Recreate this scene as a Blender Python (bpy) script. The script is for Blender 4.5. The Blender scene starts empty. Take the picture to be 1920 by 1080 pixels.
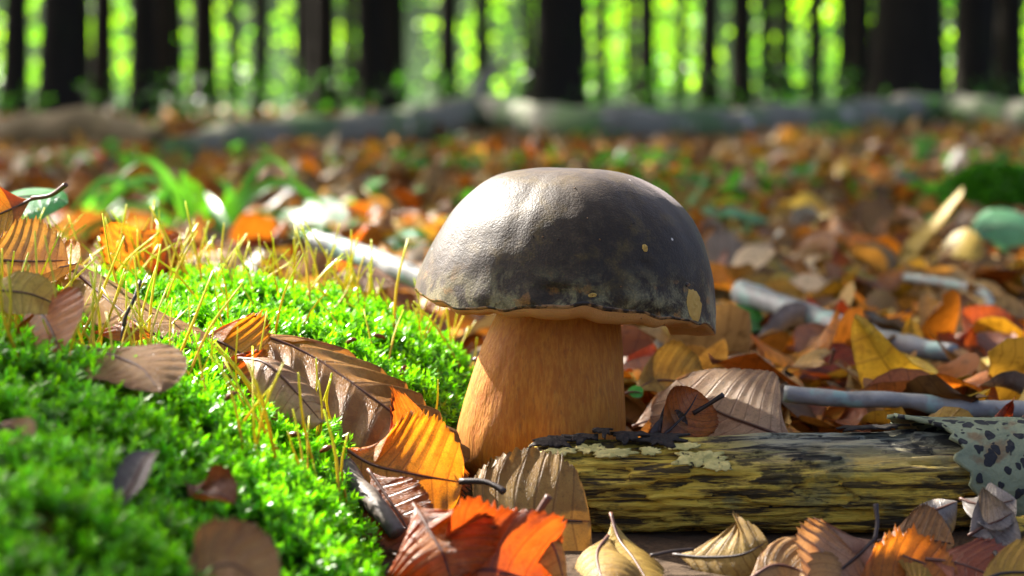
import bpy, math, random
import numpy as np
from mathutils import Vector, Matrix, noise as mnoise

sc = bpy.context.scene
col = sc.collection
rng = np.random.default_rng(7)
random.seed(7)
R = math.radians

# ------------------------------------------------------------------ camera
FPX = 1920 * 50 / 23.5                 # focal length in photo pixels
CAMZ = 0.15
PITCH = math.atan(360 / FPX)
cd = bpy.data.cameras.new("camera"); cam = bpy.data.objects.new("camera", cd); col.objects.link(cam)
cam.location = (0, 0, CAMZ); cam.rotation_euler = (R(90) - PITCH, 0, 0)
cd.lens = 50; cd.sensor_width = 23.5; cd.clip_start = 0.02; cd.clip_end = 600
cd.dof.use_dof = True; cd.dof.focus_distance = 0.815; cd.dof.aperture_fstop = 7.4
sc.camera = cam
# ------------------------------------------------------------------ sky, sun
SUN = Vector((-0.54, 0.56, 0.63)).normalized()
w = bpy.data.worlds.new("World"); sc.world = w; w.use_nodes = True
wn = w.node_tree; bg = wn.nodes["Background"]
sky = wn.nodes.new("ShaderNodeTexSky"); sky.sky_type = 'NISHITA'; sky.sun_disc = False
sky.sun_elevation = math.asin(SUN.z); sky.sun_rotation = math.atan2(SUN.x, SUN.y)
wn.links.new(sky.outputs[0], bg.inputs[0]); bg.inputs[1].default_value = 0.125
sky.air_density = .35; sky.dust_density = 4.0; sky.ozone_density = .2
sd = bpy.data.lights.new("sun", 'SUN'); sun = bpy.data.objects.new("sun", sd); col.objects.link(sun)
sd.energy = 5.0; sd.angle = R(0.5); sd.color = (1.0, 0.95, 0.86)
sun.rotation_euler = SUN.to_track_quat('Z', 'Y').to_euler(); sun.location = (-4, 4, 6)
sc.view_settings.view_transform = 'Standard'; sc.view_settings.look = 'None'
sc.view_settings.gamma = 1; sc.view_settings.exposure = 2.2
sc.render.engine = 'CYCLES'
sc.cycles.use_denoising = True
sc.cycles.max_bounces = 8; sc.cycles.transmission_bounces = 6; sc.cycles.diffuse_bounces = 4
sc.cycles.sample_clamp_indirect = 6

# ------------------------------------------------------------------ helpers
cp, sp = math.cos(PITCH), math.sin(PITCH)
def P(px, py, D):
    """photo pixel + distance along +Y -> world point"""
    a = (px - 960) / FPX; b = -(py - 540) / FPX
    d = Vector((a, cp + b * sp, -sp + b * cp))
    return Vector((0, 0, CAMZ)) + d * (D / d.y)
def G(px, py, z=0.0):
    a = (px - 960) / FPX; b = -(py - 540) / FPX
    d = Vector((a, cp + b * sp, -sp + b * cp))
    return Vector((0, 0, CAMZ)) + d * ((z - CAMZ) / d.z)
def proj(V):
    V = np.asarray(V); x = V[:, 0]; y = V[:, 1]; z = V[:, 2] - CAMZ
    f = y * cp - z * sp; u = y * sp + z * cp
    return 960 + FPX * x / f, 540 - FPX * u / f

def mk(name, V, F, mat, parent=None, uv=None, colr=None, smooth=True):
    V = np.asarray(V, dtype=np.float32)
    me = bpy.data.meshes.new(name)
    if isinstance(F, np.ndarray):
        n, k = F.shape
        me.vertices.add(len(V)); me.vertices.foreach_set("co", V.ravel())
        me.loops.add(n * k); me.loops.foreach_set("vertex_index", F.astype(np.int32).ravel())
        me.polygons.add(n)
        me.polygons.foreach_set("loop_start", np.arange(0, n * k, k, dtype=np.int32))
        me.polygons.foreach_set("loop_total", np.full(n, k, dtype=np.int32))
        me.update(calc_edges=True); me.validate()
    else:
        me.from_pydata([tuple(v) for v in V], [], F); me.update()
    if uv is not None:
        li = np.zeros(len(me.loops), dtype=np.int32); me.loops.foreach_get("vertex_index", li)
        l = me.uv_layers.new(name="UVMap")
        l.data.foreach_set("uv", np.asarray(uv, dtype=np.float32)[li].ravel())
    if colr is not None:
        a = me.color_attributes.new("Col", 'FLOAT_COLOR', 'POINT')
        c = np.ones((len(V), 4), dtype=np.float32); c[:, :3] = colr
        a.data.foreach_set("color", c.ravel())
    if smooth:
        me.polygons.foreach_set("use_smooth", np.ones(len(me.polygons), dtype=bool))
    if mat: me.materials.append(mat)
    o = bpy.data.objects.new(name, me); col.objects.link(o)
    if parent: o.parent = parent
    return o
def empty(name, loc=(0, 0, 0)):
    o = bpy.data.objects.new(name, None); col.objects.link(o); o.location = loc
    o.empty_display_size = 0.02
    return o
def tag(o, label=None, cat=None, group=None, kind=None):
    if label: o["label"] = label
    if cat: o["category"] = cat
    if group: o["group"] = group
    if kind: o["kind"] = kind
    return o
def put(o, parent):                 # parent keeping world coordinates (parts are modelled in world space)
    o.parent = parent
    o.matrix_parent_inverse = Matrix.Translation(-Vector(parent.location))
    return o
def grid_faces(nu, nv, wrap=False):
    i = np.arange(nu - 1)[:, None]; j = np.arange(nv if wrap else nv - 1)[None, :]
    j2 = (j + 1) % nv
    a = i * nv + j; b = i * nv + j2; c = (i + 1) * nv + j2; d = (i + 1) * nv + j
    return np.stack([a, b, c, d], -1).reshape(-1, 4)
def spline(pts, n):
    p = np.array([tuple(q) for q in pts], float)
    if len(p) == 2:
        t = np.linspace(0, 1, n)[:, None]; return p[0] * (1 - t) + p[1] * t
    e = np.vstack([2 * p[0] - p[1], p, 2 * p[-1] - p[-2]])
    out = []
    for t in np.linspace(0, len(p) - 1, n):
        i = min(int(t), len(p) - 2); f = t - i
        a, b, c, d = e[i], e[i + 1], e[i + 2], e[i + 3]
        out.append(.5 * (2 * b + (c - a) * f + (2 * a - 5 * b + 4 * c - d) * f * f + (-a + 3 * b - 3 * c + d) * f ** 3))
    return np.array(out)
def tube(pts, r, n=12, k=6, jitter=0.0):
    """pts list of points, r scalar / list -> verts, faces (capped by tapering)"""
    C = spline(pts, n)
    rr = np.interp(np.linspace(0, 1, n), np.linspace(0, 1, len(np.atleast_1d(r))), np.atleast_1d(r)) if np.ndim(r) else np.full(n, r)
    T = np.gradient(C, axis=0); T /= np.linalg.norm(T, axis=1)[:, None] + 1e-12
    up = np.array([0, 0, 1.0]) if abs(T[:, 2]).mean() < .8 else np.array([0, 1.0, 0])
    A = np.cross(T, up); A /= np.linalg.norm(A, axis=1)[:, None] + 1e-12
    B = np.cross(T, A)
    th = np.arange(k) / k * 2 * math.pi
    V = C[:, None] + rr[:, None, None] * (np.cos(th)[None, :, None] * A[:, None] + np.sin(th)[None, :, None] * B[:, None])
    if jitter: V = V + rng.normal(0, jitter, V.shape)
    V = V.reshape(-1, 3)
    F = grid_faces(n, k, True)
    V = np.vstack([V, C[0], C[-1]])
    a = len(V) - 2; b = len(V) - 1
    caps0 = np.array([[a, (j + 1) % k, j, j] for j in range(k)])
    caps1 = np.array([[b, (n - 1) * k + j, (n - 1) * k + (j + 1) % k, (n - 1) * k + (j + 1) % k] for j in range(k)])
    fl = [tuple(f) for f in F] + [tuple(f[:3]) for f in caps0] + [tuple(f[:3]) for f in caps1]
    return V, fl

# ---- material mini language
class NT:
    def __init__(s, name):
        s.m = bpy.data.materials.new(name); s.m.use_nodes = True; s.t = s.m.node_tree
        s.t.nodes.clear(); s.out = s.t.nodes.new("ShaderNodeOutputMaterial")
    def n(s, typ, ins=None, **at):
        nd = s.t.nodes.new("ShaderNode" + typ)
        for k, v in at.items(): setattr(nd, k, v)
        for k, v in (ins or {}).items(): s.set(nd.inputs[k], v)
        return nd
    def set(s, inp, v):
        if isinstance(v, bpy.types.NodeSocket): s.t.links.new(v, inp)
        elif isinstance(v, bpy.types.Node): s.t.links.new(v.outputs[0], inp)
        elif hasattr(inp.default_value, "__len__") and len(inp.default_value) == 4 and len(v) == 3: inp.default_value = (*v, 1)
        else: inp.default_value = v
    def math(s, op, a, b=None, c=None, clamp=False):
        nd = s.t.nodes.new("ShaderNodeMath"); nd.operation = op; nd.use_clamp = clamp
        s.set(nd.inputs[0], a)
        if b is not None: s.set(nd.inputs[1], b)
        if c is not None: s.set(nd.inputs[2], c)
        return nd.outputs[0]
    def mix(s, f, a, b, mode='MIX'):
        nd = s.t.nodes.new("ShaderNodeMix"); nd.data_type = 'RGBA'; nd.blend_type = mode
        s.set(nd.inputs[0], f); s.set(nd.inputs[6], a); s.set(nd.inputs[7], b)
        return nd.outputs[2]
    def ramp(s, f, stops):
        nd = s.t.nodes.new("ShaderNodeValToRGB"); cr = nd.color_ramp
        while len(cr.elements) < len(stops): cr.elements.new(0.5)
        for e, (p, c) in zip(cr.elements, stops):
            e.position = p; e.color = (*c, 1) if len(c) == 3 else c
        s.set(nd.inputs[0], f); return nd.outputs[0]
    def step(s, f, lo, hi):
        nd = s.t.nodes.new("ShaderNodeMapRange"); nd.interpolation_type = 'SMOOTHSTEP'
        s.set(nd.inputs[0], f); s.set(nd.inputs[1], lo); s.set(nd.inputs[2], hi); return nd.outputs[0]
    def noise(s, vec, scale, detail=4, rough=.55, dist=0):
        nd = s.n("TexNoise", {"Vector": vec, "Scale": scale, "Detail": detail, "Roughness": rough, "Distortion": dist}); return nd.outputs[0]
    def coord(s, which="Object"): return s.n("TexCoord").outputs[which]
    def vmap(s, vec, scale=(1, 1, 1), rot=(0, 0, 0)):
        return s.n("Mapping", {"Vector": vec, "Scale": scale, "Rotation": rot}).outputs[0]
    def bsdf(s, colr, rough=.6, spec=.4, bump=None, bstr=.4, bdist=.001, **kw):
        ins = {"Base Color": colr, "Roughness": rough, "Specular IOR Level": spec}; ins.update(kw)
        p = s.n("BsdfPrincipled", ins)
        if bump is not None:
            b = s.n("Bump", {"Height": bump, "Strength": bstr, "Distance": bdist}); s.t.links.new(b.outputs[0], p.inputs["Normal"])
        return p
    def done(s, shader):
        s.t.links.new(shader.outputs[0], s.out.inputs[0]); return s.m

def leaf_mat(name, ca, cb, cv, transl=.45, rough=.45, spec=.5, veins=9, tcol=None, spots=.6, tgain=1.0):
    n = NT(name); uv = n.coord("UV"); ob = n.coord("Object")
    sx = n.n("SeparateXYZ", {0: uv}); u, v = sx.outputs[0], sx.outputs[1]
    rnd = n.n("ObjectInfo").outputs["Random"]
    seedv = n.n("VectorMath", {0: ob, 1: n.n("CombineXYZ", {0: n.math('MULTIPLY', rnd, 9.0)}).outputs[0]}, operation='ADD').outputs[0]
    c = n.mix(n.step(n.noise(seedv, 45, 5), .35, .65), ca, cb)
    c = n.mix(n.math('MULTIPLY', n.step(n.noise(seedv, 260, 3, .7), .56, .72), spots), c, tuple(x * .35 for x in ca))
    c = n.mix(n.math('MULTIPLY', n.step(n.noise(seedv, 900, 2, .6), .58, .68), spots * .6), c, tuple(x * .3 for x in ca))
    c = n.mix(n.math('MULTIPLY', n.step(n.noise(seedv, 95, 6, .7, .8), .50, .66), .55), c, tuple(x * y for x, y in zip(cb, (.55, .45, .4))))
    c = n.mix(n.math('MULTIPLY', n.step(n.noise(seedv, 120, 4, .6), .56, .70), .4), c, tuple(min(1, x * 1.35 + .03) for x in ca))
    ret = n.n("TexVoronoi", {"Vector": ob, "Scale": 1100.}, feature='DISTANCE_TO_EDGE').outputs[0]
    ret = n.step(ret, .10, .02)
    c = n.mix(n.math('MULTIPLY', ret, .28), c, cv)
    edg = n.math('MULTIPLY', n.step(n.math('ADD', n.math('ABSOLUTE', n.math('SUBTRACT', v, .5)), n.math('MULTIPLY', n.noise(seedv, 150, 4), .16)), .50, .60), .6)
    c = n.mix(edg, c, tuple(x * .4 for x in cb))
    fr = n.math('FRACT', n.math('MULTIPLY', u, float(veins)))
    vl = n.step(n.math('ABSOLUTE', n.math('SUBTRACT', fr, .5)), .40, .49)
    av = n.math('ABSOLUTE', n.math('SUBTRACT', v, .5))
    mid = n.step(av, .022, .008)
    allv = n.math('MAXIMUM', n.math('MULTIPLY', vl, .5), mid)
    c = n.mix(allv, c, cv)
    hs = n.n("HueSaturation", {"Value": n.math('MULTIPLY_ADD', rnd, .5, .75), "Hue": n.math('MULTIPLY_ADD', rnd, .03, .485), "Saturation": 1.0, "Color": c})
    c = hs.outputs[0]
    fine = n.noise(ob, 1500, 2)
    bump = n.math('ADD', n.math('ADD', n.math('MULTIPLY', vl, -1.0), n.math('MULTIPLY', ret, -.35)), n.math('MULTIPLY', fine, .4))
    p = n.bsdf(c, rough, spec, bump, .5, .0007)
    tc = n.mix(1.0, c, tcol or (1, .75, .35), 'MULTIPLY')
    tc = n.n("HueSaturation", {"Value": tgain, "Color": tc}).outputs[0]
    tr = n.n("BsdfTranslucent", {"Color": tc})
    ms = n.n("MixShader", {0: transl, 1: p.outputs[0], 2: tr.outputs[0]})
    return n.done(ms)

LM = {
 'orange': leaf_mat("leaf_orange", (.60, .25, .03), (.50, .17, .016), (.17, .045, .01), .55, .4, .5, tcol=(1, .72, .25), tgain=1.5),
 'rust':   leaf_mat("leaf_rust", (.38, .11, .022), (.26, .065, .015), (.10, .02, .008), .45, .35, .6, tcol=(1, .5, .2), tgain=1.6),
 'tan':    leaf_mat("leaf_tan", (.50, .30, .10), (.38, .20, .06), (.17, .075, .025), .35, .45, .35, tgain=1.3),
 'brown':  leaf_mat("leaf_brown", (.36, .145, .045), (.25, .09, .026), (.10, .035, .012), .3, .36, .42, tgain=1.3),
 'pale':   leaf_mat("leaf_pale", (.60, .40, .22), (.46, .27, .13), (.22, .10, .045), .35, .42, .35, tgain=1.2),
 'olive':  leaf_mat("leaf_olive", (.50, .34, .08), (.38, .23, .045), (.17, .085, .02), .4, .5, .25),
 'grey':   leaf_mat("leaf_grey", (.23, .19, .16), (.15, .12, .095), (.08, .055, .04), .2, .4, .5),
 'yellow': leaf_mat("leaf_yellow", (.60, .38, .045), (.46, .25, .03), (.22, .10, .02), .45, .45, .4),
 'dark':   leaf_mat("leaf_dark", (.075, .035, .02), (.045, .022, .014), (.02, .01, .006), .2, .3, .6),
 'green':  leaf_mat("leaf_green", (.06, .26, .03), (.04, .19, .03), (.10, .32, .06), .45, .22, .7, tcol=(.8, 1, .25), spots=.1, tgain=1.5),
 'mint':   leaf_mat("leaf_mint", (.15, .40, .17), (.10, .30, .11), (.25, .48, .25), .4, .28, .5, tcol=(.7, 1, .5), spots=.1),
}
def stem_mat(name, c, rough=.5):
    n = NT(name); o = n.coord(); f = n.noise(o, 700, 3)
    return n.done(n.bsdf(n.mix(f, c, tuple(x * .4 for x in c)), rough, .4, f, .3, .0004))
M_petiole = stem_mat("petiole_brown", (.14, .05, .025))
M_petiole_dark = stem_mat("petiole_dark", (.05, .03, .022))

# ------------------------------------------------------------------ leaf builder
def leaf_mesh(pts, width, nh, cl=0., cr=0., pleat=.06, ser=.05, nu=80, nv=7, veins=9, rough=.03, seed=0, base=.55, tipx=.8, wave=0.0):
    rs = np.random.default_rng(seed)
    C0 = spline(pts, 60)
    T0 = np.gradient(C0, axis=0); T0 /= np.linalg.norm(T0, axis=1)[:, None]
    nh = np.asarray(nh, float)
    if nh.ndim == 1: nh = np.repeat(nh[None], 2, 0)
    NH = np.stack([np.interp(np.linspace(0, 1, 60), np.linspace(0, 1, len(nh)), nh[:, k]) for k in range(3)], 1)
    N0 = NH - (NH * T0).sum(1)[:, None] * T0; N0 /= np.linalg.norm(N0, axis=1)[:, None]
    S0 = np.cross(T0, N0)
    u = np.linspace(0, 1, nu + 1); v = np.linspace(-1, 1, 2 * nv + 1)
    U, Vv = np.meshgrid(u, v, indexing='ij'); A = np.abs(Vv)
    prof = np.maximum(u, 1e-4) ** base * np.maximum(1 - u, 0) ** tipx; prof /= prof.max()
    Wd = width / 2 * prof
    pleat = pleat * .5
    teeth = (u * veins * 2.5) % 1 - .5
    Wd2 = Wd[:, None] * (1 + ser * teeth[:, None] * (A > .9) + ser * .45 * rs.normal(0, 1, (nu + 1, 1)) * (A > .9))
    Lm = np.linalg.norm(np.diff(C0, axis=0), axis=1).sum()
    ue = np.clip(U + min(.42, .75 * width / 2 / Lm) * A * (1 - U), 0, 1)
    def samp(X): return np.stack([np.interp(ue.ravel(), np.linspace(0, 1, 60), X[:, k]) for k in range(3)], 1).reshape(*ue.shape, 3)
    C, N, S = samp(C0), samp(N0), samp(S0)
    def arr(c): return np.interp(u, np.linspace(0, 1, len(np.atleast_1d(c))), np.atleast_1d(c))[:, None]
    K = np.where(Vv < 0, arr(cl), arr(cr)); K = np.where(np.abs(K) < 1e-3, 1e-3, K)
    side = Wd2 * np.sin(K * A) / K * np.sign(Vv); up = Wd2 * (1 - np.cos(K * A)) / K
    ph = (U * veins) % 1
    up = up + pleat * Wd[:, None] * (np.abs(ph - .5) * 2 - .5) * np.sin(np.clip(A * 1.2, 0, 1) * math.pi / 2)
    o = rs.uniform(0, 50)
    nz = np.array([[mnoise.noise(Vector((a * 3 + o, b * 1.6, o))) for b in v] for a in u])
    up = up + rough * width * nz * (.3 + A) + wave * width * np.sin(U * 11 + o) * A ** 2
    V = C + S * side[..., None] + N * up[..., None]
    uv = np.stack([U, Vv * .5 + .5], -1).reshape(-1, 2)
    return V.reshape(-1, 3), grid_faces(nu + 1, 2 * nv + 1), uv

def hero(label, kind, pts, width, nh, stalk=None, sr=.0009, smat=None, name="fallen_leaf", cat="leaf", group=None, **kw):
    W = [P(*p) for p in pts]
    V, F, uv = leaf_mesh(W, width, nh, **kw)
    z0 = V[:, 2].min(); c = V.mean(0)
    root = empty(name, (c[0], c[1], z0)); tag(root, label, cat, group)
    b = mk("blade", V, F, LM[kind], uv=uv); put(b, root)
    C = spline(W, 20); RV, RF = tube([tuple(q) for q in C[:-1]], [.00075, .0005, .00018], 18, 6)
    rb = mk("midrib", RV, RF, smat or M_petiole); rb.parent = b
    if stalk:
        SV, SF = tube([P(*p) for p in stalk], [sr * 1.1, sr * .9, sr * 1.2], 14, 7)
        s = mk("stalk", SV, SF, smat or M_petiole); put(s, root)
    return root

# ------------------------------------------------------------------ terrain
def vnoise(x, y, f, seed=0):
    return (np.sin(x * f + seed * 1.7 + 1.3 * np.sin(y * f * .7 + seed)) + np.sin(y * f * 1.1 + seed * 2.3 + 1.1 * np.sin(x * f * .6 + 3 * seed))) * .5
def ground_z(x, y):
    x = np.asarray(x, float); y = np.asarray(y, float)
    z = -.012 * np.exp(-((x - .06) / .22) ** 2 - ((y - .74) / .17) ** 2)
    far = np.clip((y - 1.2) / 3, 0, 1)
    z = z + .004 * vnoise(x, y, 22, 1) * (1 - far) + .008 * np.clip((y - .95) / .3, 0, 1) * np.clip((5 - y) / 2, 0, 1) * vnoise(x, y, 13, 5) + .014 * far * vnoise(x, y, 3.1, 2) + .03 * np.clip((y - 9) / 10, 0, 1) * vnoise(x, y, .7, 3)
    z = z + np.clip(y - 72, 0, None) * .95
    return z
n = NT("soil"); o_ = n.coord()
c_ = n.mix(n.noise(o_, 25, 6), (.035, .022, .012), (.09, .05, .022))
c_ = n.mix(n.step(n.noise(o_, .35, 5), .5, .7), c_, (.03, .06, .012))
py_ = n.n("SeparateXYZ", {0: o_}).outputs[1]
c_ = n.mix(n.step(py_, 14., 24.), c_, n.mix(n.noise(o_, 1.5, 4), (.008, .028, .004), (.03, .08, .01)))
M_soil = n.done(n.bsdf(c_, .9, .2, n.noise(o_, 90, 6), .8, .01))
ys = np.concatenate([np.linspace(-4, .2, 15), np.linspace(.25, 2.5, 90), np.geomspace(2.56, 150, 90)])
xh = np.concatenate([np.linspace(0, 1.4, 50), np.geomspace(1.46, 120, 45)]); xs = np.concatenate([-xh[::-1], xh[1:]])
X, Y = np.meshgrid(xs, ys, indexing='ij')
V = np.stack([X, Y, ground_z(X, Y)], -1).reshape(-1, 3)
ground = mk("ground", V, grid_faces(len(xs), len(ys))[:, ::-1], M_soil); tag(ground, "dark woodland soil under the leaf litter", None, kind="structure")

# ------------------------------------------------------------------ background trees
n = NT("bark_dark"); o_ = n.coord(); st = n.vmap(o_, (6, 6, 1.2))
f = n.noise(st, 3, 6)
c_ = n.mix(f, (.010, .008, .006), (.030, .025, .016)); c_ = n.mix(n.step(n.noise(o_, 1.3, 4), .5, .75), c_, (.03, .05, .014))
M_bark = n.done(n.bsdf(c_, .95, .08, f, .6, .02))
n = NT("canopy_leaf"); a_ = n.n("Attribute", attribute_name="Col").outputs["Color"]
ms = n.n("MixShader", {0: .5, 1: n.bsdf(a_, .4, .4).outputs[0], 2: n.n("BsdfTranslucent", {"Color": n.mix(1.0, a_, (1.6, 1.8, .5), 'MULTIPLY')}).outputs[0]})
M_canopy = n.done(ms)

def leaf_cloud(Pts, size, colr, aspect=.6, flat=.6):
    """many diamond leaves (2 tris, slightly folded); Pts (n,3), size (n,), colr (n,3)"""
    k = len(Pts)
    nrm = rng.normal(0, 1, (k, 3)); nrm[:, 2] = np.abs(nrm[:, 2]) + flat; nrm /= np.linalg.norm(nrm, axis=1)[:, None]
    t = rng.normal(0, 1, (k, 3)); t -= (t * nrm).sum(1)[:, None] * nrm; t /= np.linalg.norm(t, axis=1)[:, None]
    b = np.cross(nrm, t); s = size[:, None]
    q = np.stack([Pts - t * s * .5, Pts + b * s * aspect * .5 + nrm * s * .08 - t * s * .05, Pts + t * s * .5, Pts - b * s * aspect * .5 + nrm * s * .08 - t * s * .05], 1)
    i = np.arange(k)[:, None] * 4
    F = np.concatenate([i + np.array([[0, 1, 2]]), i + np.array([[0, 2, 3]])])
    return q.reshape(-1, 3), F, np.repeat(colr, 4, 0)
def green(k, lo=(.03, .10, .01), hi=(.10, .26, .02)):
    f = rng.random((k, 1)); return np.array(lo) * (1 - f) + np.array(hi) * f

def trunk_verts(h=13., r=.125, bend=.25, seed=0, nz=40, k=14):
    rs = np.random.default_rng(seed)
    z = np.concatenate([[-.3], np.geomspace(.02, h, nz - 1)])
    rad = r * (1 - .55 * np.clip(z, 0, h) / h) + r * .55 * np.exp(-np.clip(z, 0, None) / .18)
    cx = bend * (np.sin(z / h * 3 + rs.uniform(0, 6)) - math.sin(rs.uniform(0, 0))) * z / h; cy = bend * np.sin(z / h * 4 + rs.uniform(0, 6)) * z / h
    th = np.arange(k) / k * 2 * math.pi
    lob = 1 + .10 * np.sin(th * 3 + seed)[None] * np.exp(-np.clip(z, 0, 9) / .5)[:, None] + .03 * rs.normal(0, 1, (nz, k))
    V = np.stack([cx[:, None] + rad[:, None] * lob * np.cos(th), cy[:, None] + rad[:, None] * lob * np.sin(th), np.repeat(z[:, None], k, 1)], -1).reshape(-1, 3)
    F = [tuple(q) for q in grid_faces(nz, k, True)]
    for b in range(6):                                         # limbs
        zb = h * (.5 + .08 * b); az = rs.uniform(0, 6.28); L = rs.uniform(1.2, 2.4)
        i0 = np.array([np.interp(zb, z, cx), np.interp(zb, z, cy), zb])
        e = i0 + np.array([math.cos(az) * L, math.sin(az) * L, L * .6])
        tv, tf = tube([i0, (i0 + e) / 2 + np.array([0, 0, -.1]), e], [r * .3, r * .2, r * .06], 8, 6)
        F += [tuple(q + len(V) for q in f_) for f_ in tf]; V = np.vstack([V, tv])
    return V, F
trunk_me = []
for s_ in range(4):
    V, F = trunk_verts(seed=s_ + 3, bend=.15 + .1 * s_); o = mk("trunk", V, F, M_bark); trunk_me.append(o.data); bpy.data.objects.remove(o)
crown_me = []
for s_ in range(2):
    k = 2600
    d = rng.normal(0, 1, (k, 3)); d /= np.linalg.norm(d, axis=1)[:, None]; rr = rng.random((k, 1)) ** .45
    Pt = d * rr * np.array([2.3, 2.3, 3.2]) + np.array([0, 0, 10.2]); Pt += .35 * np.sin(Pt * 2.1 + s_)
    V, F, C = leaf_cloud(Pt, rng.uniform(.16, .34, k), green(k)); o = mk("crown", V, F, M_canopy, colr=C, smooth=False); crown_me.append(o.data); bpy.data.objects.remove(o)
def tree(px, wpx, D, label, group, lean=(0, 0), i=0):
    x = (px - 960) / FPX * D; z = float(ground_z(x, D))
    t = empty("beech_tree", (x, D, z)); tag(t, label, "tree", group); t.rotation_euler = (lean[1], lean[0], 0)
    s = wpx * D / FPX / .25
    for nm, me in (("trunk", trunk_me[i % 4]), ("crown", crown_me[i % 2])):
        o = bpy.data.objects.new(nm, me); col.objects.link(o); o.parent = t
        o.rotation_euler.z = rng.uniform(0, 6.28)
        if nm == "trunk": o.scale = (s, s, 1)
    return t
thick = "broad dark trunk standing behind the fallen log"
T_ = [(28, 40, 11, .045), (112, 66, 9.5, .05), (195, 34, 14, .03), (272, 44, 13, .02), (385, 40, 17, .01), (492, 26, 22, 0), (612, 38, 15, -.01),
      (700, 46, 13, -.02), (748, 24, 24, 0), (838, 30, 18, .02), (905, 26, 24, 0), (1042, 76, 10.5, .004), (1125, 20, 30, 0), (1210, 30, 19, 0),
      (1328, 32, 17, .01), (1390, 36, 16, 0), (1467, 26, 22, 0), (1528, 26, 21, -.01), (1582, 26, 23, 0), (1695, 112, 9.2, .0), (1822, 60, 11.5, -.01), (1890, 44, 14, 0),
      (160, 26, 21, 0), (560, 16, 30, 0), (1275, 16, 34, 0), (1650, 26, 20, 0), (1755, 24, 24, 0), (340, 16, 33, 0), (655, 22, 26, 0), (990, 20, 28, 0), (1180, 18, 31, 0), (1850, 22, 26, 0), (310, 34, 16, .01), (440, 20, 27, 0), (585, 30, 18, 0), (725, 34, 16, 0), (1085, 28, 19, 0), (1435, 24, 24, 0), (1610, 34, 16, 0), (1740, 34, 15, 0)]
for i, (px, wp, D, ln) in enumerate(T_):
    if px == 1695: lb, gp = "very broad mossy dark trunk behind the right end of the fallen log", None
    elif px == 1042: lb, gp = "broad dark trunk rising behind the kink of the fallen log", None
    elif px == 112: lb, gp = "thick leaning dark trunk beyond the grass tuft", None
    elif wp >= 34: lb, gp = "medium thick dark beech trunk in shade behind the fallen log", "medium beech trunks in the background"
    else: lb, gp = "slender dark beech trunk far back against the bright green foliage", "slender beech trunks far back"
    tree(px, wp * 1.15, D, lb, gp, (ln, 0), i)

# far sunlit foliage beyond the trunks: one mass nobody could count
PtL = []
for c_i in range(62):
    Dc = rng.uniform(34, 62); xc = rng.uniform(-.31, .31) * Dc; k = int(rng.uniform(40, 240)); top = rng.uniform(1.5, 6)
    PtL.append(np.stack([xc + rng.normal(0, rng.uniform(.2, .7), k), Dc + rng.normal(0, .8, k), .25 + rng.random(k) * top], 1))
Pt = np.vstack(PtL); k = len(Pt)
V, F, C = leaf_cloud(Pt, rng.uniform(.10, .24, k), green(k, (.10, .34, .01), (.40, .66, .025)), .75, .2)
o = mk("distant_foliage", V, F, M_canopy, colr=C, smooth=False); tag(o, "bright sunlit green foliage far beyond the tree trunks", "foliage", kind="stuff")
k = 5000                                                     # low undergrowth between the trunks
D = rng.uniform(8, 30, k); Pt = np.stack([rng.uniform(-.27, .27, k) * D, D, rng.random(k) ** 2 * .32 * (D / 14)], 1)
V, F, C = leaf_cloud(Pt, rng.uniform(.03, .09, k), green(k, (.02, .07, .01), (.06, .18, .03)), .6, .5)
o = mk("undergrowth", V, F, M_canopy, colr=C, smooth=False); tag(o, "low dark green undergrowth between the tree trunks", "undergrowth", kind="stuff")

PtL = []
for c_i in range(45):
    Dc = 1.9 + 6 * rng.random(); xc = rng.uniform(-.25, .25) * Dc; k = int(rng.uniform(8, 45)); r_ = rng.uniform(.02, .07)
    x_, y_ = xc + rng.normal(0, r_, k), Dc + rng.normal(0, r_, k)
    PtL.append(np.stack([x_, y_, ground_z(x_, y_) + .018 + rng.random(k) * .045], 1))
Pt = np.vstack(PtL); k = len(Pt)
V, F, C = leaf_cloud(Pt, rng.uniform(.014, .034, k), green(k, (.03, .12, .015), (.10, .30, .06)), .6, .8)
o = mk("ground_plants", V, F, M_canopy, colr=C, smooth=False); tag(o, "scattered low green plants growing through the leaf litter", "plants", kind="stuff")

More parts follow.
